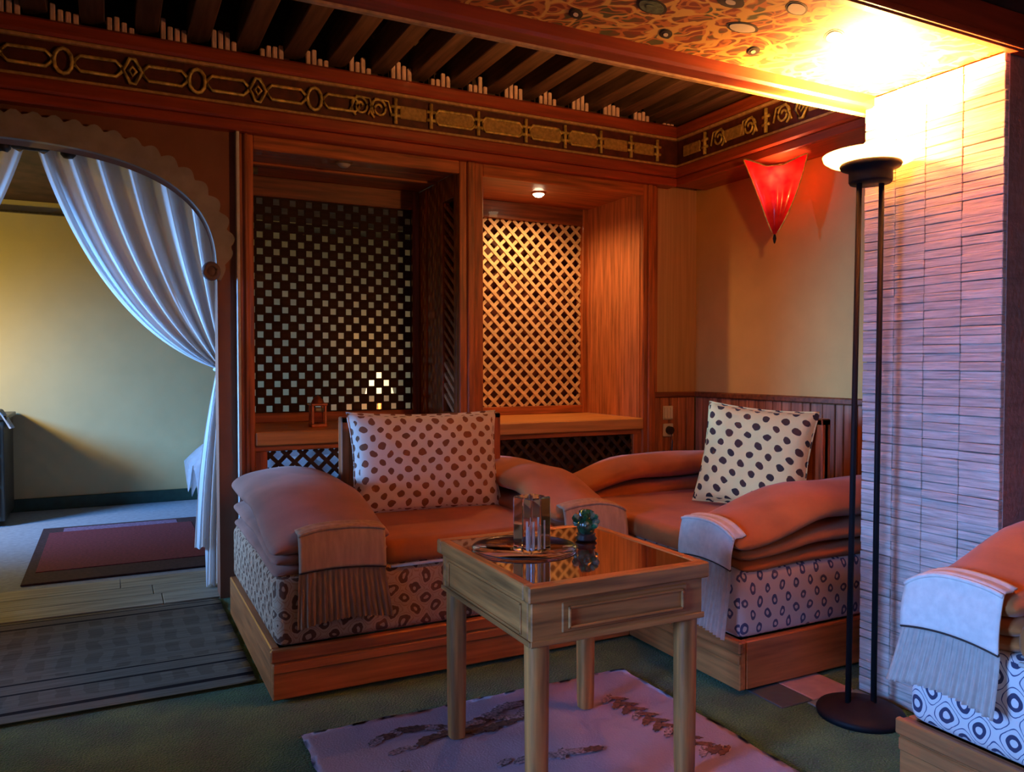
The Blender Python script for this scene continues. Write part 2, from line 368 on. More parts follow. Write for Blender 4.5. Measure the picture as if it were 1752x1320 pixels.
GREENPALE = plain('pale_green_crystal', (0.16, 0.32, 0.24), 0.15, 0.5, (40, 40, 40), 0.2, 60, coat=1)
def tabletop():
    m, N, L, b = nt('smoked_glass_top'); setp(b, Base_Color=(0.10, 0.030, 0.012, 1), Roughness=0.06, Coat_Weight=1.0, Coat_Roughness=0.03, Specular_IOR_Level=0.8); return m
TOPG = tabletop()
TRAYG = glass('thin_clear_tray', (0.95, 0.92, 0.90), 0.0, 1.15)
def redglass():
    m, N, L, b = nt('red_lamp_cloth')
    tc = N.new('ShaderNodeTexCoord'); no = N.new('ShaderNodeTexNoise'); no.inputs['Scale'].default_value = 14; L.new(tc.outputs['Object'], no.inputs['Vector'])
    cr = N.new('ShaderNodeValToRGB'); e = cr.color_ramp.elements; e[0].position = 0.35; e[0].color = (0.45, 0.004, 0.008, 1); e[1].position = 0.85; e[1].color = (0.75, 0.04, 0.03, 1)
    L.new(no.outputs['Fac'], cr.inputs[0]); L.new(cr.outputs[0], b.inputs['Base Color'])
    tr = N.new('ShaderNodeBsdfTranslucent'); L.new(cr.outputs[0], tr.inputs[0])
    ms = N.new('ShaderNodeMixShader'); ms.inputs[0].default_value = 0.6
    L.new(b.outputs[0], ms.inputs[1]); L.new(tr.outputs[0], ms.inputs[2]); L.new(ms.outputs[0], N['Material Output'].inputs[0])
    setp(b, Roughness=0.2, Coat_Weight=0.6); return m
REDG = redglass()
def saucer_glass():
    m, N, L, b = nt('frosted_lamp_glass')
    setp(b, Base_Color=(0.95, 0.85, 0.65, 1), Roughness=0.3)
    tr = N.new('ShaderNodeBsdfTranslucent'); tr.inputs[0].default_value = (0.95, 0.8, 0.5, 1)
    ms = N.new('ShaderNodeMixShader'); ms.inputs[0].default_value = 0.5
    L.new(b.outputs[0], ms.inputs[1]); L.new(tr.outputs[0], ms.inputs[2]); L.new(ms.outputs[0], N['Material Output'].inputs[0]); return m
SAUCER = saucer_glass()
LEAFG = plain('painted_leaf_green', (0.10, 0.16, 0.09), 0.6, 0.4, (60, 60, 60), 0); LEAFC = plain('painted_leaf_cream', (0.70, 0.62, 0.45), 0.6, 0.1, bump=0); LEAFK = plain('painted_leaf_outline', (0.03, 0.02, 0.015), 0.6, 0.1, bump=0)

# ------------------------------------------------------------------ setting
def struct(name, label=None):
    o = empty(name); o['kind'] = 'structure'
    if label: o['label'] = label
    return o
fl = struct('floor', 'dark green carpet floor running to a pale bedroom floor')
box('carpet', -2.2, 3.476, -1.6, 4.12, -0.05, 0, GREEN, fl, 0)
box('bedroom_carpet', -2.8, 3.476, 4.12, 7.3, -0.05, 0, BEDFLOOR, fl, 0)
y = 4.12
for i in range(3):
    x0 = -2.0 + random.uniform(-.2, .1)
    for j in range(3):
        x1 = min(0.9, x0+random.uniform(1.0, 1.4)) if j < 2 else 0.9
        if x1 > x0+.05: box('plank', x0, x1-0.004, y+0.002, y+0.185, 0, 0.008, PLANK, fl, 0.002)
        x0 = x1
    y += 0.187
for (a, b_, c, d, mm) in ((1.99, 2.16, 2.10, 2.3, TILEB), (2.165, 2.34, 2.105, 2.3, TILED), (1.99, 2.13, 1.925, 2.095, TILED), (2.135, 2.33, 1.925, 2.095, TILEP), (2.345, 2.52, 2.105, 2.3, TILEB), (2.10, 2.34, 1.80, 1.92, TILEB)):
    box('tile', a, b_, c, d, 0.0, 0.006, mm, fl, 0.002)

ce = struct('ceiling', 'dark ceiling above the wooden slats')
box('ceiling_board', -2.2, 3.6, 1.9, 4.3, 2.98, 3.03, DARKCEIL, ce, 0)
box('ceiling_board', -2.2, 3.6, -1.6, 1.425, 2.172, 2.25, DARKCEIL, ce, 0)
box('bedroom_ceiling', -2.8, 3.6, 4.25, 7.3, 2.43, 2.5, DARKCEIL, ce, 0)
# slats
for i in range(18):
    x = -0.72 + i*0.222
    box('slat', x-0.05, x+0.05, 1.9, 4.02 if False else 4.1, 2.69, 2.83, SLAT, ce, 0.004)

box('slat', 3.10, 3.30, 1.9, 4.1, 2.665, 2.83, SLAT, ce, 0.004)
# back wall (arch side)
wb = struct('wall_back', 'brown wall with arched doorway and alcove surround')
def arch_z(x):
    u = abs((x+0.5)/0.97)
    return None if u >= 1 else 1.56 + 0.58*(1-u**2.8)**(1/2.8)
pts = [(-2.2, 4.10, 0), (-2.2, 4.10, 2.33), (0.555, 4.10, 2.33), (0.555, 4.10, 0), (0.47, 4.10, 0)]
n = 48
for i in range(n+1):
    a = PI*i/n; x = -0.5+0.97*math.copysign(abs(math.cos(a))**(2/2.8), math.cos(a)); z = 1.56+0.58*abs(math.sin(a))**(2/2.8)
    pts.append((x, 4.10, z))
pts.append((-1.47, 4.10, 0))
cv = [p for p in pts[5:6+n]]
mb = MB()
for yy_ in (4.10, 4.22):
    top = [mb.bm.verts.new((p[0], yy_, 2.33)) for p in cv]; bot = [mb.bm.verts.new((p[0], yy_, p[2])) for p in cv]
    for i in range(n): mb.bm.faces.new((top[i], top[i+1], bot[i+1], bot[i]))
    if yy_ == 4.10: fb = bot
    else: bb = bot
for i in range(n): mb.bm.faces.new((fb[i], fb[i+1], bb[i+1], bb[i]))
mb.obj('arch_wall', SPANDREL, wb, world=True)
box('jamb', 0.47, 0.556, 4.10, 4.22, 0, 2.33, SPANDREL, wb, 0)
box('jamb', -2.2, -1.47, 4.10, 4.22, 0, 2.33, SPANDREL, wb, 0)
box('upper_wall', -2.2, 3.6, 4.14, 4.22, 2.33, 3.0, DARKCEIL, wb, 0)
box('wallpaper_strip', 3.10, 3.476, 4.15, 4.22, 0.97, 2.33, TANWALL, wb, 0)
# scalloped arch trim
t1 = struct('trim_1', 'grey plaster arch trim with scalloped edge')
inner = []; outer = []; N_ = 220
for i in range(N_+1):
    a = PI*i/N_
    x = -0.5+0.965*math.copysign(abs(math.cos(a))**(2/2.8), math.cos(a)); z = 1.56+0.575*abs(math.sin(a))**(2/2.8)
    inner.append(Vector((x, 4.10, z)))
acc = 0
for i in range(N_+1):
    p = inner[i]; q = inner[min(N_, i+1)]; o_ = inner[max(0, i-1)]
    t = (q-o_).normalized(); nn = Vector((t.z, 0, -t.x))
    if nn.dot(p-Vector((-0.5, 4.10, 1.2))) < 0: nn = -nn
    if i: acc += (p-inner[i-1]).length
    wd = 0.070 + 0.028*abs(math.sin(acc*PI/0.075)) + 0.030*min(1, max(0, math.sin(a*0+PI*i/N_)))**2
    wd *= min(1, 0.25+ i/14, 0.25+(N_-i)/14)
    outer.append(p+nn*wd)
mb = MB()
vi = [[mb.bm.verts.new(v+Vector((0, dy, 0))) for v in L_] for L_ in (inner, outer) for dy in (-0.035, 0.0)]
for i in range(N_):
    for a, b_ in ((0, 2), (2, 3), (3, 1), (1, 0)):
        mb.bm.faces.new((vi[a][i], vi[a][i+1], vi[b_][i+1], vi[b_][i]))
mb.obj('scalloped_band', GREYPL, t1, world=True)
sp = []
for k in range(40):
    a = k*0.35; r = 0.012+0.0016*k*0.9; sp.append((0.435+r*math.cos(a+1.2), 4.055, 1.60+r*math.sin(a+1.2)))
MB().lathe([(0, -0.012), (0.02, -0.010), (0.034, 0.0), (0.02, 0.010), (0, 0.012)], 16).obj('rosette', plain('rosette_plaster', (0.14, 0.08, 0.07), 0.7), t1, True).matrix_basis = Matrix.Translation((0.437, 4.06, 1.60)) @ Matrix.Rotation(PI/2, 4, 'X')
MB().tube([(0.437+0.030*math.cos(k*PI/10), 4.055, 1.60+0.034*math.sin(k*PI/10)) for k in range(20)], 0.013, 8, True).obj('volute', plain('volute_plaster', (0.17, 0.11, 0.10), 0.7), t1, True, world=True)
box('pale_edge_strip', 0.556, 0.572, 4.06, 4.14, 0, 2.31, plain('pale_strip_paint', (0.62, 0.58, 0.54), 0.6, 0.1), wb, 0.003)

# right wall
wr = struct('wall_right', 'yellow plastered wall above vertical wooden dado boards')
box('plaster', 3.476, 3.56, 1.0, 4.22, 0, 3.0, YWALL, wr, 0)
yy = 1.95
while yy < 4.12:
    wdt = random.choice((0.055, 0.07, 0.085)); y1 = min(4.135, yy+wdt)
    box('dado_board', 3.452-random.uniform(0, .004), 3.476, yy+0.002, y1-0.002, 0.0, 0.94, DADO, wr, 0.004); yy = y1
box('dado_rail', 3.435, 3.476, 1.93, 4.15, 0.94, 0.975, WD_X, wr, 0.006)
xx = 3.10
while xx < 3.44:
    box('dado_board', xx+0.002, min(3.452, xx+0.07)-0.002, 4.126-random.uniform(0, .004), 4.15, 0, 0.94, DADO, wb, 0.004); xx += 0.07
box('dado_rail', 3.10, 3.45, 4.11, 4.15, 0.94, 0.975, WD_X, wb, 0.006)

# pillar
wp = struct('wall_pillar', 'pillar clad in thin stone slabs behind the torchiere')
box('pillar_core', 2.375, 3.476, 1.447, 1.92, 0, 2.075, PILSIDE, wp, 0.0)
box('side_plaster', 2.372, 3.476, 1.435, 1.447, 0, 2.17, PILSIDE, wp, 0.0)
cuts = [1.436, 1.565, 1.69, 1.80, 1.922]
rows = 75; z = 0.0
for r_ in range(rows):
    h = 2.07/rows
    for k in range(4):
        a, b_ = cuts[k], cuts[k+1]
        j = random.uniform(-0.012, 0.012) if 0 else 0
        dx = random.uniform(0, 0.0035); g1 = random.uniform(.0002, .0008); dz = random.uniform(-0.002, 0.002)
        mbx = MB().box(2.352+dx, 2.385, a+0.0008, b_-0.0008, z+g1, z+h-g1, 0.002)
        for v in mbx.bm.verts: v.co.z += (v.co.y-1.68)*0.008*math.sin(r_*1.3+k) + dz*.3
        mbx.obj('stone_slab', PILLAR, wp, world=True)
    z += h

# other walls of the room (mostly beyond the frame)
wl = struct('wall_left', 'plain wall beside the camera with a window opening')
for a, b_, c, d in ((-1.6, 0.4, 0, 3.0), (1.3, 2.8, 0, 3.0), (2.8, 3.5, 0, 0.6), (2.8, 3.5, 1.3, 3.0), (3.5, 4.22, 0, 3.0), (0.4, 1.3, 0, 0.64), (0.4, 1.3, 1.70, 3.0)):  # far opening added along with the blue sofa fill
    box('plaster', -2.28, -2.2, a, b_, c, d, YWALL, wl, 0)
ws = struct('wall_rear', 'plain wall behind the camera'); box('plaster', -2.28, 3.56, -1.68, -1.6, 0, 3.0, YWALL, ws, 0)
wr2 = struct('wall_side', 'wall behind the nearest sofa'); box('plaster', 3.476, 3.56, -1.6, 1.0, 0, 3.0, YWALL, wr2, 0)
wbd = struct('wall_bedroom', 'yellow bedroom wall seen through the arch and lattice')
box('plaster', -2.8, 3.6, 7.26, 7.34, 0, 2.5, BEDWALL, wbd, 0)
box('plaster', 3.476, 3.56, 4.22, 7.3, 0, 2.5, BEDWALL, wbd, 0)
box('plaster', -2.88, -2.8, 4.22, 7.3, 0, 2.5, BEDWALL, wbd, 0)
box('crown_strip', -2.8, 3.476, 7.225, 7.26, 2.33, 2.345, DARKFURN, wbd, 0)
bbd = struct('baseboard_bedroom', 'dark green skirting along the bedroom wall')
box('skirting_board', -2.8, 3.4, 7.235, 7.26, 0, 0.10, plain('green_skirting_paint', (0.02, 0.07, 0.05), 0.5), bbd, 0.004)

# frieze beams
t2 = struct('trim_2', 'carved and gilded frieze beam over the alcoves')
t3 = struct('trim_3', 'carved and gilded frieze beam on the yellow wall')
def frieze(parent, along, y0, a0, a1):
    """along='x': beam face at y0; along='y': beam face at x=y0"""
    def bx(nm, u0, u1, pr, z0, z1, m, bev=0.003):
        if along == 'x': box(nm, u0, u1, y0-pr, y0+0.09, z0, z1, m, parent, bev)
        else: box(nm, y0-pr, y0+0.242, u0, u1, z0, z1, m, parent, bev)
    Rm = RED_X if along == 'x' else RED_Y
    bx('top_moulding', a0, a1, 0.035, 2.585, 2.655, Rm, 0.012)
    bx('crown_bead', a0, a1, 0.022, 2.568, 2.584, GOLDPALE, 0.004)
    bx('frieze_ground', a0, a1, 0.0, 2.415, 2.568, FRGROUND, 0)
    bx('lower_bead', a0, a1, 0.022, 2.400, 2.414, GOLDPALE, 0.004)
    bx('lower_moulding', a0, a1, 0.03, 2.335, 2.400, Rm, 0.010)
    bx('base_moulding', a0, a1, 0.012, 2.285, 2.335, Rm, 0.006)
frieze(t2, 'x', 4.05, -2.2, 3.233); frieze(t3, 'y', 3.233, 1.92, 4.05)
def orn(parent, along, y0, c, kind, w_=0.10, h=0.11):
    """one gilt ornament centred at c on the frieze"""
    def P(u, v): return (c+u, y0-0.010, 2.49+v) if along == 'x' else (y0-0.010, c+u, 2.49+v)
    mb = MB()
    if kind == 'oct':
        a, b2 = w_/2, h/2*0.62; k = 0.022
        mb.tube([P(-a, -b2+k), P(-a, b2-k), P(-a+k, b2), P(a-k, b2), P(a, b2-k), P(a, -b2+k), P(a-k, -b2), P(-a+k, -b2)], 0.008, 6, True); nm = 'long_frame'
    elif kind == 'dia':
        a, b2 = 0.040, h/2; mb.tube([P(-a, 0), P(-0.01, b2), P(0.01, b2), P(a, 0), P(0.01, -b2), P(-0.01, -b2)], 0.009, 6, True)
        mb.tube([P(-0.016, 0), P(0, 0.02), P(0.016, 0), P(0, -0.02)], 0.007, 6, True); nm = 'diamond_frame'
    elif kind == 'ring':
        mb.tube([P(0.036*math.cos(t*PI/6), (h/2)*math.sin(t*PI/6)) for t in range(12)], 0.009, 6, True); nm = 'ring_frame'
    elif kind == 'bar':
        mb.tube([P(0, -0.066), P(0, 0.066)], 0.011, 6); mb.tube([P(-0.026, 0.022), P(0.026, 0.022)], 0.009, 6); mb.tube([P(-0.026, -0.022), P(0.026, -0.022)], 0.009, 6); nm = 'cross_bar'
    elif kind == 'scroll':
        s_ = []
        for t in range(26):
            an = t*0.42; rr = 0.012+0.0016*t; s_.append(P(rr*math.cos(an), rr*1.1*math.sin(an)))
        mb.tube(s_, 0.007, 5); mb.tube([P(-0.06, -0.04), P(-0.02, 0.05), P(0.05, 0.045), P(0.07, -0.03)], 0.006, 5); nm = 'scroll'
    elif kind == 'fill':
        if along == 'x': mb.box(c-w_/2, c+w_/2, y0-0.012, y0+0.002, 2.49-0.034, 2.49+0.034, 0.005)
        else: mb.box(y0-0.012, y0+0.002, c-w_/2, c+w_/2, 2.49-0.034, 2.49+0.034, 0.005)
        o = mb.obj('gilt_panel', FRFILL, parent, world=True); return o
    return mb.obj(nm, GOLD, parent, True, world=True)
u = -0.86; k = 0
while u < 1.12:
    orn(t2, 'x', 4.05, u, ('oct', 'ring', 'oct', 'dia')[k % 4], 0.185 if k % 2 == 0 else 0.1)
    u += 0.138; k += 1
orn(t2, 'x', 4.05, 1.17, 'scroll'); orn(t2, 'x', 4.05, 1.27, 'scroll')
u = 1.36
for wd in (0.2, 0.28, 0.30, 0.26, 0.25, 0.22, 0.2):
    orn(t2, 'x', 4.05, u, 'bar'); orn(t2, 'x', 4.05, u+wd/2, 'fill', wd-0.05)
    if wd > 0.22: orn(t2, 'x', 4.05, u+wd/2, 'oct', wd-0.045, 0.12)
    u += wd
orn(t2, 'x', 4.05, min(u, 3.2), 'bar')
v = 3.90
for i, kd in enumerate(('fill', 'bar', 'scroll', 'fill', 'scroll', 'bar', 'scroll', 'dia', 'fill', 'scroll', 'dia', 'scroll', 'fill', 'bar', 'scroll', 'dia')):
    orn(t3, 'y', 3.233, v, kd, 0.16); v -= 0.125
# pale pickets between slats
for i in range(18):
    x0 = -0.72+i*0.222+0.05
    for k in range(4):
        x = x0+0.018+k*0.030; hh = random.uniform(0.035, 0.10)*(1 if k < 3 else .8)
        if x < 3.2: MB().box(x-0.011, x+0.011, 4.03, 4.05, 2.655, 2.655+hh, 0.004).obj('picket', PICKET, t2, world=True)

# painted soffit and its beams
t4 = struct('trim_4', 'painted ceiling soffit with interlaced golden strands')
box('painted_panel', -2.2, 3.476, 1.435, 1.92, 2.075, 2.09, PAINT, t4, 0)
for (x, y_, s_, kd) in ((1.257, 1.681, 0.030, 0), (1.104, 1.805, 0.017, 1), (1.418, 1.566, 0.026, 1), (1.395, 1.80, 0.017, 1), (1.557, 1.672, 0.028, 2), (1.70, 1.78, 0.018, 1), (1.00, 1.62, 0.026, 0), (1.60, 1.52, 0.024, 2), (0.86, 1.78, 0.02, 1), (1.83, 1.60, 0.026, 2)):
    ang = random.uniform(-0.5, 0.5)+0.5
    def leafpts(s, zz):
        L_ = []
        for t in range(20):
            a = 2*PI*t/20; px_ = s*1.6*math.cos(a); py_ = s*0.85*math.sin(a)*(abs(math.sin(a))**0.3)
            L_.append((x+px_*math.cos(ang)-py_*math.sin(ang), y_+px_*math.sin(ang)+py_*math.cos(ang), zz))
        return L_
    o = MB().poly(leafpts(s_*1.25, 2.074), (0, 0, 0.001)).obj('painted_leaf', LEAFK, t4, world=True)
    q = MB().poly(leafpts(s_, 2.0725), (0, 0, 0.001)).obj('leaf_blade', (LEAFG, LEAFK, LEAFC)[kd], o, world=False)
    if kd < 2: MB().poly(leafpts(s_*0.45, 2.071), (0, 0, 0.001)).obj('leaf_heart', LEAFC if kd else LEAFG, o, world=False)
t5 = struct('trim_5', 'red beam between slatted ceiling and painted soffit')
box('beam', -2.2, 3.44, 1.885, 1.955, 2.035, 2.14, RED_X, t5, 0.008)
box('beam_body', -2.2, 3.44, 1.90, 1.955, 2.14, 2.99, SPANDREL, t5, 0.0)
box('edge_bead', -2.2, 3.44, 1.945, 1.968, 2.030, 2.048, GOLDPALE, t5, 0.004)
t6 = struct('trim_6', 'dark red beam along the near edge of the painted soffit')
box('beam', -2.2, 3.476, 1.405, 1.434, 2.062, 2.172, RED_X, t6, 0.004)
box('beam_lip', -2.2, 3.476, 1.395, 1.406, 2.066, 2.085, RED_X, t6, 0.003)

# ------------------------------------------------------------------ alcove cabinets
def lattice_diag(parent, x0, x1, y_, z0, z1, pitch, wdt, m, tilt=1):
    """countable diagonal laths, both directions, clipped to the frame; each lath a part"""
    W_, H_ = x1-x0, z1-z0; st = pitch*math.sqrt(2)
    for sgn in (1, -1):
        c = -H_ + st*0.5 if sgn == 1 else st*0.5
        lim = W_ if sgn == 1 else W_+H_
        while c < lim:
            # line x = c + t  (sgn 1: z = t ; sgn -1: x = c - t)
            if sgn == 1:
                t0 = max(0, -c); t1 = min(H_, W_-c)
                p0 = (x0+c+t0, z0+t0); p1 = (x0+c+t1, z0+t1)
            else:
                t0 = max(0, c-W_); t1 = min(H_, c)
                p0 = (x0+c-t0, z0+t0); p1 = (x0+c-t1, z0+t1)
            if t1-t0 > 0.02:
                d = Vector((p1[0]-p0[0], 0, p1[1]-p0[1])); Lg = d.length; q = Vector((1, 0, 0)).rotation_difference(d.normalized())
                yo = y_ + (0.006 if sgn == 1 else 0)
                M = Matrix.Translation(((p0[0]+p1[0])/2, yo, (p0[1]+p1[1])/2)) @ q.to_matrix().to_4x4()
                MB().box(-Lg/2, Lg/2, -0.004, 0.004, -wdt/2, wdt/2, 0, 1, M).obj('lattice_lath', m, parent, world=True)
            c += st
def niche(x0, x1, label, which):
    r = empty('lattice_alcove', (x0, 4.10, 0), 0, label, 'alcove', 'lattice alcoves of the back wall')
    YB = 4.76
    box('counter', x0, x1, 4.075, YB, 0.745, 0.815, COUNTER, r, 0.006)
    box('top_board', x0, x1, 4.12, YB+0.1, 2.235, 2.285, W_X, r, 0.0)
    box('head_rail', x0, x1, 4.085, 4.12, 2.215, 2.285, W_X, r, 0.004)
    if which == 0: box('ceiling_strip', x0, x1, 4.42, 4.45, 2.222, 2.236, W_X, r, 0.003)
    # lattice frame at the back
    fx1 = x1 if which == 0 else x1
    zt = 2.12; zb = 0.87
    fw = 0.045
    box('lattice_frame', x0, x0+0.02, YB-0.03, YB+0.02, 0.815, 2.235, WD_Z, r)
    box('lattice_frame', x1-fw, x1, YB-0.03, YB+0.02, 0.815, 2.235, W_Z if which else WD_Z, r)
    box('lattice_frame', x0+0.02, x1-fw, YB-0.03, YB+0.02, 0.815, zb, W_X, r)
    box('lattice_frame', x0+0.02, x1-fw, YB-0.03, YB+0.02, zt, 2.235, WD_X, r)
    a, b_ = x0+0.02, x1-fw
    if which == 0:
        nx, nz = 22, 26; cx = (b_-a)/nx; cz = (zt-zb)/nz; cnt = 0; rest = MB()
        for i in range(nx+1): box('lattice_bar', a+i*cx-0.006, a+i*cx+0.006, YB-0.006, YB+0.004, zb, zt, LATDARK, r, 0)
        for j in range(nz+1): box('lattice_bar', a, b_, YB-0.010, YB+0.000, zb+j*cz-0.006, zb+j*cz+0.006, LATDARK, r, 0)
        blk = MB().box(-cx/2, cx/2, -0.007, 0.007, -cz/2, cz/2, 0.004).mesh('lattice_block')
        for i in range(nx):
            for j in range(nz):
                if (i+j) % 2 == 0:
                    loc = Vector((a+(i+.5)*cx, YB, zb+(j+.5)*cz))
                    if 1:
                        o = link('lattice_block', blk, LATDARK, r); o.location = loc-r.location; cnt += 1
    else:
        lattice_diag(r, a, b_, YB, zb, zt, 0.0640, 0.021, LATPALE)
        box('backing_board', x0, x1, YB+0.12, YB+0.14, 0.8, 2.28, plain('deep_red_board', (0.10, 0.016, 0.008), 0.6), r, 0)
        box('side_board', x1-0.004, x1+0.03, 4.12, YB+0.12, 0.815, 2.235, SIDEB, r, 0)
    # cupboard below the counter
    zl0, zl1 = 0.42, 0.71
    box('front_rail', x0, x1, 4.10, 4.14, 0.715, 0.745, W_X, r)
    box('front_rail', x0, x1, 4.10, 4.14, 0.0, zl0, W_X, r)
    box('front_stile', x0, x0+0.06, 4.10, 4.14, zl0, 0.715, W_Z, r)
    box('front_stile', x1-0.06, x1, 4.10, 4.14, zl0, 0.715, W_Z, r)
    lattice_diag(r, x0+0.06, x1-0.06, 4.12, zl0, 0.715, 0.058, 0.020, LATDARK)
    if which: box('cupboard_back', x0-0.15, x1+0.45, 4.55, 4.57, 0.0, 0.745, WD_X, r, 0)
    return r
COUNTER = wood('counter_wood', (0.68, 0.30, 0.09), 'x', 0.4, 0.15, 0)  # cabinet wood lightened, so the downlight's brightness sits in the colour
SIDEB = wood('reddish_side_board', (0.50, 0.17, 0.07), 'z', 0.32, 0.3, 0, 0.3)
na = niche(0.64, 1.745, 'dark left alcove with square lattice open to the bedroom', 0)
nb = niche(1.89, 3.00, 'right alcove with pale diagonal lattice lit by a downlight', 1)
# frame posts (setting)
t7 = struct('trim_7', 'moulded wooden posts framing the alcoves')
def post(x0, x1, z0=0, z1=2.285):
    box('post_board', x0, x1, 4.085, 4.14, z0, z1, W_Z, t7, 0.004)
    wd = x1-x0
    box('post_moulding', x0+wd*0.30, x0+wd*0.62, 4.068, 4.086, z0, z1, W_Z, t7, 0.006)
post(0.574, 0.64); post(1.745, 1.89); post(3.0, 3.10)
box('post_board', 3.10, 3.14, 4.12, 4.15, 0.975, 2.285, W_Z, t7, 0.003)
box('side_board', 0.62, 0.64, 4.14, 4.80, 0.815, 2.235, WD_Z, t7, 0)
# divider between the alcoves with a slatted opening on its left face
t8 = struct('trim_8', 'divider with slanted slat panel between the alcoves')
box('divider_board', 1.80, 1.885, 4.14, 4.88, 0.0, 2.24, W_Z, t8, 0)
box('divider_stile', 1.745, 1.80, 4.14, 4.175, 0.815, 2.235, W_Z, t8)
box('divider_stile', 1.745, 1.80, 4.34, 4.44, 0.815, 2.235, W_Z, t8)
box('divider_stile', 1.75, 1.80, 4.45, 4.60, 0.815, 2.235, W_Z, t8, 0.006)
box('divider_stile', 1.746, 1.80, 4.61, 4.82, 0.815, 2.235, W_Z, t8, 0.006)
box('divider_rail', 1.745, 1.80, 4.175, 4.34, 0.815, 0.88, W_Z, t8)
box('divider_rail', 1.745, 1.80, 4.175, 4.34, 2.10, 2.235, W_Z, t8)
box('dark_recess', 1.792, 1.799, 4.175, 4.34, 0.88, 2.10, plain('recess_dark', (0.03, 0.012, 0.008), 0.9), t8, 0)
for k in range(19):
    zc = 0.92+k*0.062
    M = Matrix.Translation((1.765, 4.2575, zc)) @ Matrix.Rotation(R(34), 4, 'X')
    MB().box(-0.012, 0.012, -0.098, 0.098, -0.011, 0.011, 0, 1, M).obj('divider_slat', LATPALE if k < 4 else W_Z, t8, world=True)

# downlights
def downlight(x, y_, on, label):
    r = empty('downlight', (x, y_, 2.235), 0, label, 'ceiling light', 'round downlights in the alcove ceilings')
    MB().lathe([(0.045, 0.0), (0.046, -0.006), (0.036, -0.010), (0.033, -0.004), (0.033, 0.0)], 24).obj('trim_ring', COPPER if on else GOLDPALE, r, True)
    MB().lathe([(0.0, -0.030), (0.020, -0.026), (0.034, -0.014), (0.038, -0.003)], 24).obj('lens', emit('downlight_lens', (1.0, 0.78, 0.5), 30) if on else plain('unlit_lens', (0.5, 0.45, 0.4), 0.2, bump=0), r, True)
    if on:
        l = light('downlight_lamp', 'SPOT', (x, y_, 2.222), DL, (1.0, 0.50, 0.18), 0.03, rot=(0, 0, 0), angle=165, blend=0.7); l.parent = r; l.location = (0, 0, -0.034)
    return r
DL = 62
downlight(2.42, 4.40, True, 'glowing round downlight in the right alcove ceiling')
downlight(1.13, 4.22, False, 'unlit round downlight in the left alcove ceiling')

# socket and switch
sk = empty('power_socket', (3.20, 4.125, 0), 0, 'white wall socket with black plug on the wooden dado', 'socket')
box('plate', 3.185, 3.265, 4.112, 4.124, 0.685, 0.77, WHITEPL, sk, 0.004); 
MB().cyl((3.228, 4.115, 0.728), (3.228, 4.085, 0.728), 0.027, 0.024, 20).obj('plug', BLACKPL, sk, world=True)
MB().tube([(3.235, 4.095, 0.71), (3.24, 4.09, 0.65), (3.235, 4.10, 0.5), (3.22, 4.10, 0.3), (3.21, 4.10, 0.02)], 0.004, 6).obj('cord', BLACKPL, sk, world=True)
sw = empty('light_switch', (3.20, 4.125, 0.83), 0, 'white ribbed wall switch above the black plug', 'switch')
box('plate', 3.185, 3.265, 4.114, 4.124, 0.795, 0.885, WHITEPL, sw, 0.004)
for k in range(3): box('rocker', 3.190+k*0.024, 3.210+k*0.024, 4.107, 4.116, 0.802, 0.878, WHITEPL, sw, 0.003)

# copper lantern on the left counter
ln = empty('lantern', (1.00, 4.30, 0.815), 0, 'small copper lantern standing on the left alcove counter', 'lantern')
MB().box(-0.042, 0.042, -0.042, 0.042, 0, 0.02, 0.004).obj('base', COPPER, ln)
for sx in (-1, 1):
    for sy in (-1, 1): MB().box(sx*0.034-0.005, sx*0.034+0.005, sy*0.034-0.005, sy*0.034+0.005, 0.02, 0.115).obj('post', COPPER, ln)
MB().box(-0.026, 0.026, -0.026, 0.026, 0.02, 0.105, 0.003).obj('candle_glass', glass('amber_glass', (0.8, 0.35, 0.15), 0.1), ln)
MB().box(-0.045, 0.045, -0.045, 0.045, 0.115, 0.13, 0.004).obj('lid', COPPER, ln)
MB().lathe([(0.0, 0.17), (0.012, 0.165), (0.03, 0.145), (0.036, 0.13)], 12).obj('dome', COPPER, ln, True)

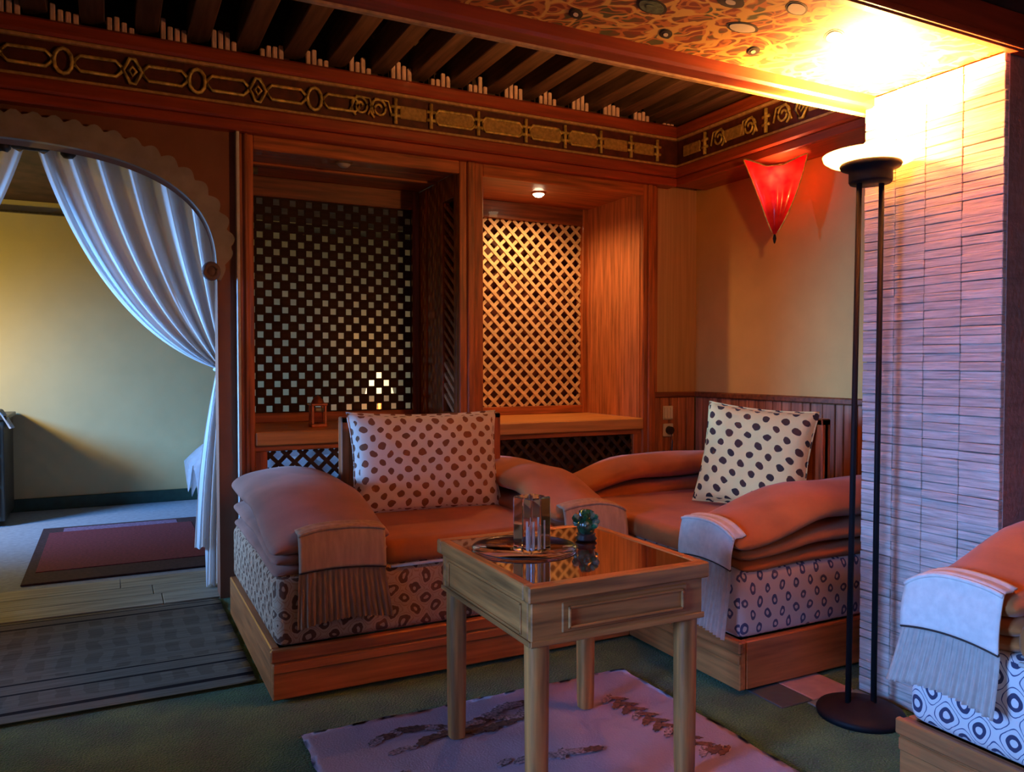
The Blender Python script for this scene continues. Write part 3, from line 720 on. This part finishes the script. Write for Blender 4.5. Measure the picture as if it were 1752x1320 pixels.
# ------------------------------------------------------------------ curtains through the arch
rod = empty('curtain_rod', (-0.5, 4.33, 2.165), 0, 'dark wooden curtain rod behind the arch', 'curtain rod')
MB().cyl((-1.6, 4.33, 2.168), (0.70, 4.33, 2.168), 0.020, None, 14).obj('pole', DARKFURN, rod, True, world=True)
for x in (-0.425, -0.165, -0.9, 0.2, 0.45):
    MB().lathe([(0.0, -0.035), (0.02, -0.032), (0.032, -0.018), (0.033, 0.0), (0.033, 0.012), (0.0, 0.012)], 14).obj('clip', BLACKPL, rod, True).location = (x+0.5, -0.045, -0.012)
def bez(a, c, b_, t): return tuple((1-t)**2*a[i]+2*t*(1-t)*c[i]+t*t*b_[i] for i in range(2))
def drape(flip, xoff, label):
    r = empty('curtain', (0.5 if not flip else -1.1, 4.33, 0), 0, label, 'curtain', 'curtain halves in the arch')
    X0 = r.location.x
    def fx(x): return (x if not flip else (xoff - x)) - X0
    folds = 7.5
    def f(s, t):
        a = (-0.30+0.92*s, 2.15); c = (-0.04+0.66*s, 1.32+0.30*s); b_ = (0.488+0.055*s, 1.13+0.01*s)
        x, z = bez(a, c, b_, t)
        ph = s*folds*2*PI + 0.9*math.sin(s*7)
        amp = 0.050*(1-0.60*t)
        return (fx(x+0.010*math.sin(ph*1.0+1)*(1-t)), -0.0+amp*math.sin(ph)+0.008*math.sin(ph*2.3+t*3), z)
    mb = MB().grid(200, 40, f); mb.obj('drape', CURT, r, True)
    def g(s, t):
        zb = 0.21 if s < 0.28 else 0.012
        xb = 0.375+0.175*s
        x = (0.490+0.055*s)*(1-t)+xb*t if t < 1 else xb
        x += -0.02*math.sin(t*PI)*(1-s)
        z = 1.135*(1-t)+zb*t
        ph = s*5*2*PI
        return (fx(x), (0.010+0.018*t)*math.sin(ph+1)+0.004*math.sin(ph*2+t*4), z)
    MB().grid(70, 36, g).obj('tail', CURT, r, True)
    ring = [(fx(0.517)+0.036*math.cos(a*PI/8), 0.036*math.sin(a*PI/8), 1.135+0.008*math.cos(a*PI/8)) for a in range(16)]
    MB().tube(ring, 0.010, 8, True).obj('tie_band', CURT, r, True)
    return r
drape(False, 0, 'white gathered curtain tied back at the right of the arch')
drape(True, -0.62-0.02, 'white curtain half cut by the left edge of the photo')

# ------------------------------------------------------------------ bedroom contents
rg = empty('red_rug', (0.05, 5.5, 0), 0, 'wine red rug with dark border on the bedroom floor', 'rug')
box('border', -0.43, 0.56, 4.78, 6.36, 0.001, 0.012, RUGDARK, rg, 0.003)
box('field', -0.38, 0.51, 5.02, 6.16, 0.010, 0.016, REDRUG, rg, 0.002)
box('band', -0.30, 0.42, 6.17, 6.30, 0.010, 0.015, RUGLAV, rg, 0.002)
bd = empty('bed', (1.3, 6.6, 0), 0, 'bed corner with white cover showing past the curtain', 'bed')
box('frame', 0.72, 2.0, 6.30, 7.2, 0.10, 0.26, DARKFURN, bd, 0.01)
for x, y_ in ((0.74, 6.34), (1.95, 6.34), (0.74, 7.15), (1.95, 7.15)): box('leg', x-0.03, x+0.03, y_-0.03, y_+0.03, 0, 0.10, WHITEPL, bd, 0.004)
box('mattress', 0.72, 2.0, 6.30, 7.2, 0.26, 0.44, WHITEBED, bd, 0.05, seg=4)
def cov(s, t):
    x = 0.56+1.44*s; y_ = 6.26+0.95*t
    z = 0.49 - 0.33*max(0, 1-s/0.12)**1.2*(0.75+0.35*math.sin(t*23)) - 0.28*max(0, 1-t/0.10)**1.4*(0.8+0.2*math.sin(s*30))
    return (x-1.3+0.015*math.sin(t*17), y_-6.6, z)
MB().grid(60, 50, cov).solid(0.012).obj('cover', WHITEBED, bd, True)
ds = empty('dresser', (-1.0, 6.9, 0), 0, 'dark dresser at the left edge against the bedroom wall', 'dresser')
box('carcass', -1.5, -0.68, 6.62, 7.22, 0.04, 0.76, DARKFURN, ds, 0.006)
box('top', -1.53, -0.66, 6.60, 7.23, 0.76, 0.79, DARKFURN, ds, 0.004)
for k in range(3):
    d_ = box('drawer', -1.46, -0.72, 6.605, 6.62, 0.09+k*0.22, 0.29+k*0.22, DARKFURN, ds, 0.004)
tw = MB().grid(20, 24, lambda s, t: ((-0.98+0.34*s + (0.02*math.sin(t*9))), 6.57+0.25*math.sin(t*3), 0.80 + 0.05*math.sin(s*PI) - (0.10*max(0, s-0.8)/0.2))).solid(0.01).obj('folded_cloth', WHITEBED, None, True)
tag(tw, 'white folded cloth lying on the dark dresser', 'cloth')
bl = empty('bedside_lamp', (2.16, 6.9, 0), 0, 'small lit lamp glimpsed through the left lattice', 'lamp')
MB().lathe([(0, 0), (0.11, 0), (0.11, 0.02), (0.02, 0.04), (0.016, 0.9), (0, 0.9)], 20).obj('stand', COPPER, bl, True)
MB().lathe([(0.13, 0.88), (0.08, 1.10)], 24).obj('shade', emit('lit_lampshade', (1.0, 0.72, 0.38), 2.5), bl, True)
l = light('bedside_bulb', 'POINT', (0, 0, 1.0), 9, (1.0, 0.62, 0.25), 0.06); l.parent = bl

# kilim
kl = empty('kilim', (-1.9, 2.94, 0), 0, 'long grey woven kilim with checked bands before the arch', 'rug')
def kf(s, t): return (2.36*s, 1.16*t, 0.010+0.0025*math.sin(t*40+s*3))
MB().grid(40, 60, kf).solid(-0.009).obj('weave', KILIM, kl, True)

# white rug under the table
wr_ = empty('pale_rug', (1.1, 1.7, 0), 0, 'pale pink hide rug with brown leaf marks under the table', 'rug')
def edge(t, s): return 0.004*math.sin(t*9+s)+0.003*math.sin(t*23+2*s)
def rf(s, t):
    x = 0.505+1.20*s + (edge(t*3, 1)*(1-s) + edge(t*3, 4)*s); y_ = 1.05+1.39*t + (edge(s*3, 2)*t)
    x -= 0.0
    return (x-1.1, y_-1.7, 0.012+0.003*math.sin(s*12)*math.sin(t*9))
MB().grid(50, 50, rf).solid(-0.010).obj('hide', WHITERUG, wr_, True)
def leaf(cx, cy, ang, ln_, wd, m):
    ln_ *= 1.3; wd *= 1.35
    pts = []; n_ = 16; zz_ = 0.0150+random.uniform(0, 0.0014)
    for i in range(n_):
        a = 2*PI*i/n_; j = (1.0 if i % 2 == 0 else random.uniform(0.70, 0.88))
        px_ = ln_*math.cos(a)*j; py_ = wd*math.sin(a)*j
        pts.append((cx-1.1+px_*math.cos(ang)-py_*math.sin(ang), cy-1.7+px_*math.sin(ang)+py_*math.cos(ang), zz_))
    MB().poly(pts, (0, 0, 0.0015)).obj('leaf_mark', m, wr_)
# wavy chain to the left, parallel to the rug's far edge
for i in range(17):
    t = i/16; leaf(0.70+0.56*t, 2.285+0.03*math.sin(t*9)+0.02*t, random.uniform(-.6, .8), 0.028, 0.015, random.choice((BROWNMOT, MAUVEMOT, MAUVEMOT)))
for i in range(9):
    t = i/8; leaf(0.83+0.36*t, 2.225+0.015*math.sin(t*8), random.uniform(-.6, .8), 0.028, 0.014, BROWNMOT)
for i in range(9):
    t = i/8; leaf(1.03+0.20*t, 2.265+0.02*math.sin(t*8), random.uniform(-.6, .8), 0.020, 0.012, MAUVEMOT)
# chevron chain down the right side
for i in range(10):
    t = i/9; cx_ = 1.505+0.05*t; cy_ = 2.225-0.43*t
    leaf(cx_-0.013, cy_, 0.75, 0.034, 0.010, BROWNMOT if i % 3 else MAUVEMOT)
    leaf(cx_+0.020, cy_-0.012, -0.55, 0.030, 0.009, BROWNMOT)
for i in range(5): leaf(1.13+0.032*i, 1.975-0.006*i, random.uniform(-.5, 1), 0.028, 0.014, MAUVEMOT if i < 4 else BROWNMOT)
for i in range(3): leaf(1.56+0.02*i, 1.80-0.015*i, 0.5, 0.030, 0.010, BROWNMOT)
for (a, b_) in ((0.735, 2.20), (0.775, 2.205), (0.99, 2.0), (1.04, 1.99), (0.70, 2.07), (0.91, 2.255)): leaf(a, b_, random.uniform(-.3, .5), 0.024, 0.011, MAUVEMOT)

# ------------------------------------------------------------------ sofas
def spow(v, e): return math.copysign(abs(v)**e, v)
def sst(t): t = max(0, min(1, t)); return t*t*(3-2*t)
L_S, D_S = 1.46, 1.06
AW = 0.40
PADS = [  # front cz, back cz, front b, back b, x inset, y start
    (0.545, 0.628, 0.042, 0.060, 0.0, 0.0),
    (0.492, 0.522, 0.032, 0.040, 0.004, 0.02),
    (0.450, 0.455, 0.030, 0.036, 0.008, 0.03)]
def pad_at(k, y_):
    cz0, cz1, b0, b1, ins, ys = PADS[k]; t = sst((y_-0.02)/0.45)
    return cz0+(cz1-cz0)*t, b0+(b1-b0)*t
def droop(xn, y_): return 0.035*max(0, -xn)**2*(1.0-0.45*sst(y_/0.6))    # xn=-1 outer edge
def pad_top(xn, y_, aw):
    cz, b_ = pad_at(0, y_); return cz + b_*max(0, 1-abs(xn)**2.2)**(1/2.2) - droop(xn, y_)
def make_pad(k, side, aw, x_in_out):
    """side -1: arm at local x=0 (outer edge at x=0), +1: arm at x=L"""
    cz0, cz1, b0, b1, ins, ys = PADS[k]; rings = []; NS = 40
    ylist = [ys+0.0, ys+0.008, ys+0.02, ys+0.05]+[ys+0.05+(D_S-0.12-ys)*i/14 for i in range(1, 15)]+[D_S-0.055, D_S-0.045]
    for i, y_ in enumerate(ylist):
        cz, b_ = pad_at(k, y_)
        e = min(1, (y_-ys)/0.05); e2 = min(1, (D_S-0.04-y_)/0.05)
        sc_ = math.sqrt(max(0.03, 1-(1-min(e, e2))**2))
        hw = (aw/2-ins)*(0.93+0.07*sc_); ring = []
        for q in range(NS):
            a = 2*PI*q/NS
            xn = spow(math.cos(a), 0.9); zn = spow(math.sin(a), 0.85 if k else 0.95)
            wob = 0.003*math.sin(y_*13+xn*5+k)
            xl = (aw/2) + xn*hw + (0.0 if k == 0 else 0.004)
            zz = cz + zn*b_*sc_ - droop(xn, y_)*(1 if k == 0 else 0.5) + wob
            xw = xl if side < 0 else L_S-xl
            ring.append((xw, y_, zz))
        rings.append(ring if side < 0 else ring[::-1])
    return MB().loft(rings)
def cloth(side, aw, c0, c1, root, mcloth, drop):
    """draped cloth over the front end of an arm: band, piping, pleated skirt"""
    def X(s): 
        xl = c0+(c1-c0)*s; return xl
    def base_top(s, y_):
        xn = (X(s)-aw/2)/(aw/2); return pad_top(max(-.97, min(.97, xn)), y_, aw)
    def out(x): return x if side < 0 else L_S-x
    zf = lambda s: base_top(s, 0.03)-0.012       # front lip height
    zp = 0.452
    def band(s, t):
        if t < 0.35:
            q = t/0.35; y_ = 0.045-0.050*q; z = max(base_top(s, max(0.03, y_)), 0)+0.010-0.008*q*q
            if y_ < 0.03: z = zf(s)+0.018
            return (out(X(s)), y_, z)
        q = (t-0.35)/0.65; z = (zf(s)+0.016)*(1-q)+(zp-0.02*((X(s)/aw-0.5))**2*4 + (0.0))*q
        y_ = -0.006-0.018*math.sin(q*0.62*PI)**0.8-0.004*q
        return (out(X(s)), y_, z)
    o = MB().grid(24, 26, band).obj('cloth_band', mcloth, root, True); md = o.modifiers.new('s', 'SOLIDIFY'); md.thickness = 0.005; md.offset = 0
    pz = lambda s: zp-0.02*((X(s)/aw-0.5))**2*4
    lip = [(out(X(i/20)), -0.012, zf(i/20)+0.012) for i in range(21)]
    MB().tube(lip, 0.006, 6).obj('cloth_hem', mcloth, root, True)
    MB().tube([(out(X(i/20)), -0.026, pz(i/20)) for i in range(21)], 0.0045, 6).obj('piping', PIPING, root, True)
    def skirt(s, t):
        s2 = (s-0.5)*(1+0.10*t)+0.5
        ph = s*17*2*PI
        return (out(X(0)+(X(1)-X(0))*s2), -0.022-0.045*t**1.2 + (0.0015+0.0045*t)*math.sin(ph)+0.002*math.sin(ph*.37), (pz(s)-0.002)*(1-t)+(drop+0.02*math.sin(s*3))*t)
    MB().grid(150, 14, skirt).solid(0.004).obj('pleated_skirt', mcloth, root, True)
def make_sofa(loc, rz, label, fab, suede_a, suede_b, cl, ca, cb, group, bx0, bx1, drop=0.265, cloths=(-1, 1), seat=TERRA, awa=AW, awb=AW):
    r = empty('low_sofa', loc, rz, label, 'sofa', group)
    # base: stepped front board, side and back boards
    for nm, (a, b_, c, d) in (('base_board', (0.0, L_S, 0.0, 0.03)), ('base_board', (0, 0.03, 0.032, D_S)), ('base_board', (L_S-0.03, L_S, 0.032, D_S)), ('base_board', (0.03, L_S-0.03, D_S-0.03, D_S))):
        mb = MB().box(a, b_, c, d, 0.014, 0.185, 0.004)
        mb.obj(nm, BASEW if (b_-a) > 0.5 else BASEW_Y, r)
    MB().box(-0.008, L_S+0.008, -0.010, 0.01, 0.145, 0.188, 0.005).obj('base_moulding', BASEW, r)
    MB().box(0.0, L_S, -0.006, 0.01, 0.105, 0.140, 0.004).obj('base_moulding', BASEW, r)
    for x in (0.08, L_S-0.08):
        for y_ in (0.08, D_S-0.08): MB().cyl((x, y_, 0), (x, y_, 0.04), 0.025, 0.03, 12).obj('foot', DARKFURN, r)
    # upholstered body
    mb = MB().box(0.012, L_S-0.012, 0.010, D_S-0.01, 0.186, 0.43, 0.035, 4)
    o = mb.obj('upholstered_body', fab, r, True)
    # seat cushion
    rings = []
    xa, xb = awa-0.02, L_S-awb+0.02
    MB().box(xa, xb, 0.012, 0.79, 0.425, 0.515, 0.035, 5).obj('seat_cushion', seat, r, True)
    MB().tube([(xa+0.02, 0.006, 0.425), (xb-0.02, 0.006, 0.425)], 0.006, 6).obj('seat_piping', CREAM, r, True)
    for side, aw, sm in ((-1, awa, suede_a), (1, awb, suede_b)):
        for k in range(3): make_pad(k, side, aw, 0).obj('arm_pad', sm, r, True)
        if side in cloths: cloth(side, aw, ca if side < 0 else cb, (aw-0.03), r, cl, drop)
    # wooden back panel
    rz_ = {}
    mb = MB().box(bx0, bx1, 0.82, 0.845, 0.44, 0.90, 0.004); mb.obj('back_panel', W_Z, r)
    for x in (bx0, bx1-0.04): MB().box(x, x+0.04, 0.805, 0.86, 0.43, 0.915, 0.005).obj('back_post', W_Z, r)
    MB().box(bx0, bx1, 0.805, 0.86, 0.885, 0.915, 0.005).obj('back_rail', W_X, r)
    return r
make_sofa((0.475, 2.72, 0), 0, 'long low sofa below the alcoves with brown patterned upholstery', FABL, TERRA_BLUELIT, TERRA, TAN_DIM, 0.085, 0.03, 'low patterned sofas', 0.45, 1.25, awa=0.42, awb=0.36)
make_sofa((1.937, 3.53, 0), R(-90), 'corner sofa against the dado with blue spotted side', FABR, TERRA, TERRA, CREAM, 0.03, 0.02, 'low patterned sofas', 0.40, 1.09, drop=0.20, cloths=(1,), awa=0.33, awb=0.33)
s3 = make_sofa((1.895, 1.415, 0), R(-90), 'nearest sofa at the right edge with blue ogee pattern', FAB, TERRA, TERRA, CREAM, 0.02, 0.02, 'low patterned sofas', 0.40, 1.13, drop=0.30, awa=0.31, awb=0.31)

s3.scale = (1, 1, 1.05)
# pillows
def pillow(loc, rot, w_, h, th, m, mback, label, group=None):
    r = empty('throw_pillow', loc, 0, label, 'pillow', 'spotted pillows on the sofas'); r.rotation_euler = rot
    def f(sgn):
        def g(s, t):
            u, v = 2*s-1, 2*t-1
            X = u*w_/2*(1-0.07*(1-v*v)); Z = v*h/2*(1-0.07*(1-u*u))
            T = th/2*((1-u**4)*(1-v**4))**0.55
            T += 0.006*noise.noise(Vector((u*2.5, v*2.5, sgn*3)))*(1-u**8)*(1-v**8)
            return (X, sgn*T, Z)
        return g
    for nm, sg in (('front_cover', -1), ('back_cover', 1)):
        mb = MB().grid(36, 30, f(sg)); me = mb.mesh(nm)
        link(nm, me, m if sg < 0 else mback, r, True)
    pts = []
    for i in range(80):
        a = i/80*4; k_ = int(a); q = a-k_
        u, v = ((2*q-1, -1), (1, 2*q-1), (1-2*q, 1), (-1, 1-2*q))[k_]
        pts.append((u*w_/2*(1-0.07*(1-v*v)), 0, v*h/2*(1-0.07*(1-u*u))))
    MB().tube(pts, 0.004, 6, True).obj('seam_piping', m, r, True)
    return r
pillow((1.26, 3.33, 0.715), (R(-14), R(0.5), R(-4)), 0.70, 0.46, 0.15, PILW, TAN_DIM, 'wide white and brown spotted pillow on the long sofa')
pillow((2.575, 2.67, 0.735), (R(-15), R(4), R(-62)), 0.50, 0.47, 0.15, PILY, TAN_DIM, 'cream pillow with black spots on the corner sofa')

# ------------------------------------------------------------------ side table
tb = empty('side_table', (1.162, 1.95, 0), 0, 'square wooden side table with glossy dark top', 'table')
X0, X1, Y0, Y1 = 0.885, 1.440, 1.655, 2.255; rw = 0.032; zt = 0.618
box('top_rim', X0, X1, Y0, Y0+rw, zt-0.042, zt, TABLEW_X, tb, 0.004); box('top_rim', X0, X1, Y1-rw, Y1, zt-0.042, zt, TABLEW_X, tb, 0.004)
box('top_rim', X0, X0+rw, Y0+rw, Y1-rw, zt-0.042, zt, TABLEW_Y, tb, 0.004); box('top_rim', X1-rw, X1, Y0+rw, Y1-rw, zt-0.042, zt, TABLEW_Y, tb, 0.004)
box('glass_top', X0+rw, X1-rw, Y0+rw, Y1-rw, zt-0.02, zt-0.002, TOPG, tb, 0.0)
i_ = 0.014; a0, a1, b0, b1 = X0+i_, X1-i_, Y0+i_, Y1-i_; za, zb_ = 0.468, zt-0.042
box('apron', a0, a1, b0, b0+0.02, za, zb_, TABLEW_X, tb, 0.003); box('apron', a0, a1, b1-0.02, b1, za, zb_, TABLEW_X, tb, 0.003)
box('apron', a0, a0+0.02, b0+0.02, b1-0.02, za, zb_, TABLEW_Y, tb, 0.003); box('apron', a1-0.02, a1, b0+0.02, b1-0.02, za, zb_, TABLEW_Y, tb, 0.003)
dr = box('drawer', a0+0.085, a1-0.055, b0-0.004, b0+0.01, za+0.022, zb_-0.010, TABLEW_X, tb, 0.003)
def frame(x0, x1, z0, z1, y_, parent):
    for (p, q, r_, s_) in ((x0, x1, z0, z0+0.007), (x0, x1, z1-0.007, z1), (x0, x0+0.007, z0, z1), (x1-0.007, x1, z0, z1)):
        MB().box(p, q, y_-0.008, y_, r_, s_, 0.002).obj('moulding', TABLEW_X, parent, world=False)
frame(a0+0.100, a1-0.070, za+0.032, zb_-0.020, b0-0.004, dr)
for (p, q, r_, s_) in ((b0+0.05, b1-0.05, za+0.015, za+0.021), (b0+0.05, b1-0.05, zb_-0.02, zb_-0.014), (b0+0.05, b0+0.056, za+0.015, zb_-0.014), (b1-0.056, b1-0.05, za+0.015, zb_-0.014)):
    box('apron_moulding', a0-0.004, a0, p, q, r_, s_, TABLEW_Y, tb, 0.001)
box('apron_moulding', a0-0.004, a1+0.004, b0-0.006, b0-0.001, za-0.002, za+0.014, TABLEW_X, tb, 0.002)
box('apron_moulding', a0-0.006, a0-0.001, b0, b1, za-0.002, za+0.012, TABLEW_Y, tb, 0.002)
for (x, y_) in ((a0+0.032, b0+0.032), (a1-0.032, b0+0.032), (a0+0.032, b1-0.032), (a1-0.032, b1-0.032)):
    mb = MB(); rings = []
    for z, r_ in ((0.017, 0.024), (0.06, 0.0255), (0.25, 0.027), (0.44, 0.028), (0.47, 0.0285), (0.52, 0.0285)):
        rings.append([(x+r_*spow(math.cos(2*PI*k/16+PI/16), 0.62), y_+r_*spow(math.sin(2*PI*k/16+PI/16), 0.62), z) for k in range(16)])
    mb.loft(rings); o = shade_auto(link('leg', mb.mesh('leg'), TABLEW_Z, tb, world=True), 50)

# glass tray, crystal block, green crystals
ty = empty('glass_tray', (1.07, 2.03, zt), 0, 'thin round clear tray with dark rim on the table', 'tray')
MB().lathe([(0, 0.0), (0.15, 0.0), (0.152, 0.002), (0.15, 0.004), (0, 0.004)], 48).obj('plate', TRAYG, ty, True)
MB().tube([(0.152*math.cos(2*PI*k/64), 0.152*math.sin(2*PI*k/64), 0.004) for k in range(64)], 0.0016, 6, True).obj('rim', BLACKPL, ty, True)
vz = empty('crystal_block', (1.06, 1.965, zt+0.006), R(16), 'clear rectangular crystal vase on the table', 'vase')
mb = MB().box(-0.038, 0.038, -0.038, 0.038, 0, 0.155, 0.004, 2).obj('block', CLEAR, vz)
mb = MB().box(-0.030, 0.030, -0.030, 0.030, 0.022, 0.154, 0.002)
bmesh.ops.reverse_faces(mb.bm, faces=mb.bm.faces[:])
random.seed(4)
for k in range(14):
    x, y_ = random.uniform(-0.024, 0.024), random.uniform(-0.024, 0.024)
    z0 = random.uniform(0.03, 0.1)
mb.bm.free()
for k in range(5):
    x = -0.024+k*0.012
    MB().box(x-0.0022, x+0.0022, -0.020+0.01*(k % 2), -0.012+0.01*(k % 2), 0.006, 0.075+0.012*(k % 3), 0.0008).obj('bubble_line', plain('frosted_inclusion_%d' % k, (0.85, 0.8, 0.72), 0.5, 0.1, bump=0), vz)
gc = empty('green_crystal', (1.285, 2.035, zt), 0.3, 'cluster of dark green crystals on a small stand', 'ornament')
MB().lathe([(0, 0), (0.030, 0), (0.034, 0.006), (0.026, 0.014), (0.030, 0.02), (0, 0.02)], 20).obj('stand', BLACKPL, gc, True)
for k in range(34):
    th_ = random.uniform(0, 2*PI); ph = random.uniform(0.05, 1.75); rr = 0.033
    c = Vector((rr*math.sin(ph)*math.cos(th_), rr*math.sin(ph)*math.sin(th_), 0.050+rr*0.95*math.cos(ph)))
    mb = MB(); q = (c-Vector((0, 0, 0.045))).to_track_quat('Z', 'Y').to_matrix().to_4x4()
    r0 = random.uniform(0.008, 0.0125)
    n_ = 6
    rings = [[tuple(Matrix.Translation(c) @ q @ Vector((rad*math.cos(2*PI*i/n_), rad*math.sin(2*PI*i/n_), zz))) for i in range(n_)] for rad, zz in ((r0*0.8, -0.014), (r0, 0.004), (r0*0.45, 0.013))]
    mb.loft(rings).obj('crystal', GREENPALE if random.random() < 0.22 else GREENG, gc)
MB().lathe([(0, 0.018), (0.024, 0.022), (0.030, 0.045), (0.022, 0.070), (0, 0.08)], 14).obj('core', GREENG, gc, True)

# ------------------------------------------------------------------ torchiere
TX, TY = 2.185, 1.775
tl = empty('torchiere_lamp', (TX, TY, 0), 0, 'black twin-pole uplighter floor lamp in front of the stone pillar', 'floor lamp')
lean = 0.012
MB().lathe([(0, 0), (0.135, 0), (0.138, 0.012), (0.132, 0.022), (0.10, 0.034), (0.05, 0.042), (0.03, 0.050), (0, 0.052)], 40).obj('base', BLACK, tl, True)
dv = Vector((math.cos(R(-26.9)), math.sin(R(-26.9)), 0))
for s_ in (-1, 1):
    p0 = dv*(s_*0.042)+Vector((0, 0, 0.03)); p1 = dv*(s_*0.036+lean)+Vector((0, 0, 1.745))
    MB().cyl(p0, p1, 0.0095, 0.0085, 14).obj('pole', BLACK, tl, True)
hc = dv*lean
MB().lathe([(0.0, 1.735), (0.062, 1.735), (0.066, 1.742), (0.066, 1.775), (0.090, 1.785), (0.094, 1.793), (0.090, 1.800), (0.0, 1.790)], 40, (hc.x, hc.y, 0)).obj('head', BLACK, tl, True)
MB().lathe([(0.085, 1.797), (0.125, 1.803), (0.142, 1.815), (0.146, 1.828)], 48, (hc.x, hc.y, 0)).obj('glass_saucer', SAUCER, tl, True)
MB().lathe([(0.0, 1.87), (0.02, 1.865), (0.028, 1.84), (0.02, 1.815), (0.012, 1.80), (0, 1.80)], 20, (hc.x, hc.y, 0)).obj('bulb', emit('torchiere_bulb', (1.0, 0.75, 0.4), 60), tl, True)
LT = light('torchiere_light', 'POINT', (0, 0, 1.90), 58, (1.0, 0.43, 0.105), 0.035); LT.parent = tl
LU = light('torchiere_uplight', 'SPOT', (0, 0, 1.86), 700, (1.0, 0.44, 0.11), 0.04, rot=(PI, 0, 0), angle=150, blend=0.4); LU.parent = tl; LU.location = (hc.x, hc.y, 1.88); LT.location = (hc.x, hc.y, 1.90)

# ------------------------------------------------------------------ red sconce
rs = empty('wall_sconce', (3.25, 3.20, 2.05), 0, 'red petal-shaped glass sconce glowing under the frieze', 'wall lamp')
def sconce_fn(s, t):
    a = 2*PI*s
    # three-lobed top opening narrowing to a tip that leans to the wall
    g = sum(math.exp(-(((a-R(c)+PI) % (2*PI)-PI)/0.42)**2) for c in (140, -55, 35))
    R0 = 0.060+0.105*g
    zt_ = 0.165+0.055*g
    k_ = (1-t)**0.80
    x = R0*math.cos(a)*k_; y_ = R0*math.sin(a)*k_
    z = zt_*(1-t) - 0.20*t + 0.0
    return (x-0.06*t*0-0.03, y_-0.015*math.sin(t*PI), z)
MB().grid(73, 24, sconce_fn).obj('shade', REDG, rs, True)
for s0 in (140/360, 305/360, 35/360):
    MB().tube([sconce_fn(s0, t/23) for t in range(23)], [0.0045]*21+[0.004, 0.003], 6).obj('rib', GOLD, rs, True)
MB().tube([sconce_fn(i/72, 0) for i in range(72)], 0.004, 6, True).obj('rim', GOLD, rs, True)
MB().lathe([(0, -0.245), (0.006, -0.235), (0.010, -0.215), (0.006, -0.195), (0, -0.19)], 12, (-0.03, 0, 0)).obj('finial', BLACK, rs, True)
box('wall_plate', 3.452, 3.476, 3.40, 3.47, 2.02, 2.12, GOLD, rs, 0.006)
MB().tube([(-0.02, 0, 0.0), (0.08, 0.12, 0.0), (0.20, 0.235, 0.02)], 0.008, 8).obj('bracket', GOLD, rs, True)
MB().lathe([(0, 0.10), (0.018, 0.08), (0.022, 0.05), (0.012, 0.02), (0, 0.01)], 16, (-0.03, 0, 0)).obj('bulb', emit('sconce_bulb', (1.0, 0.6, 0.35), 25), rs, True)
l = light('sconce_light', 'POINT', (-0.03, 0, 0.07), 7, (1.0, 0.32, 0.15), 0.03); l.parent = rs; l.location = (-0.03, 0, 0.12)
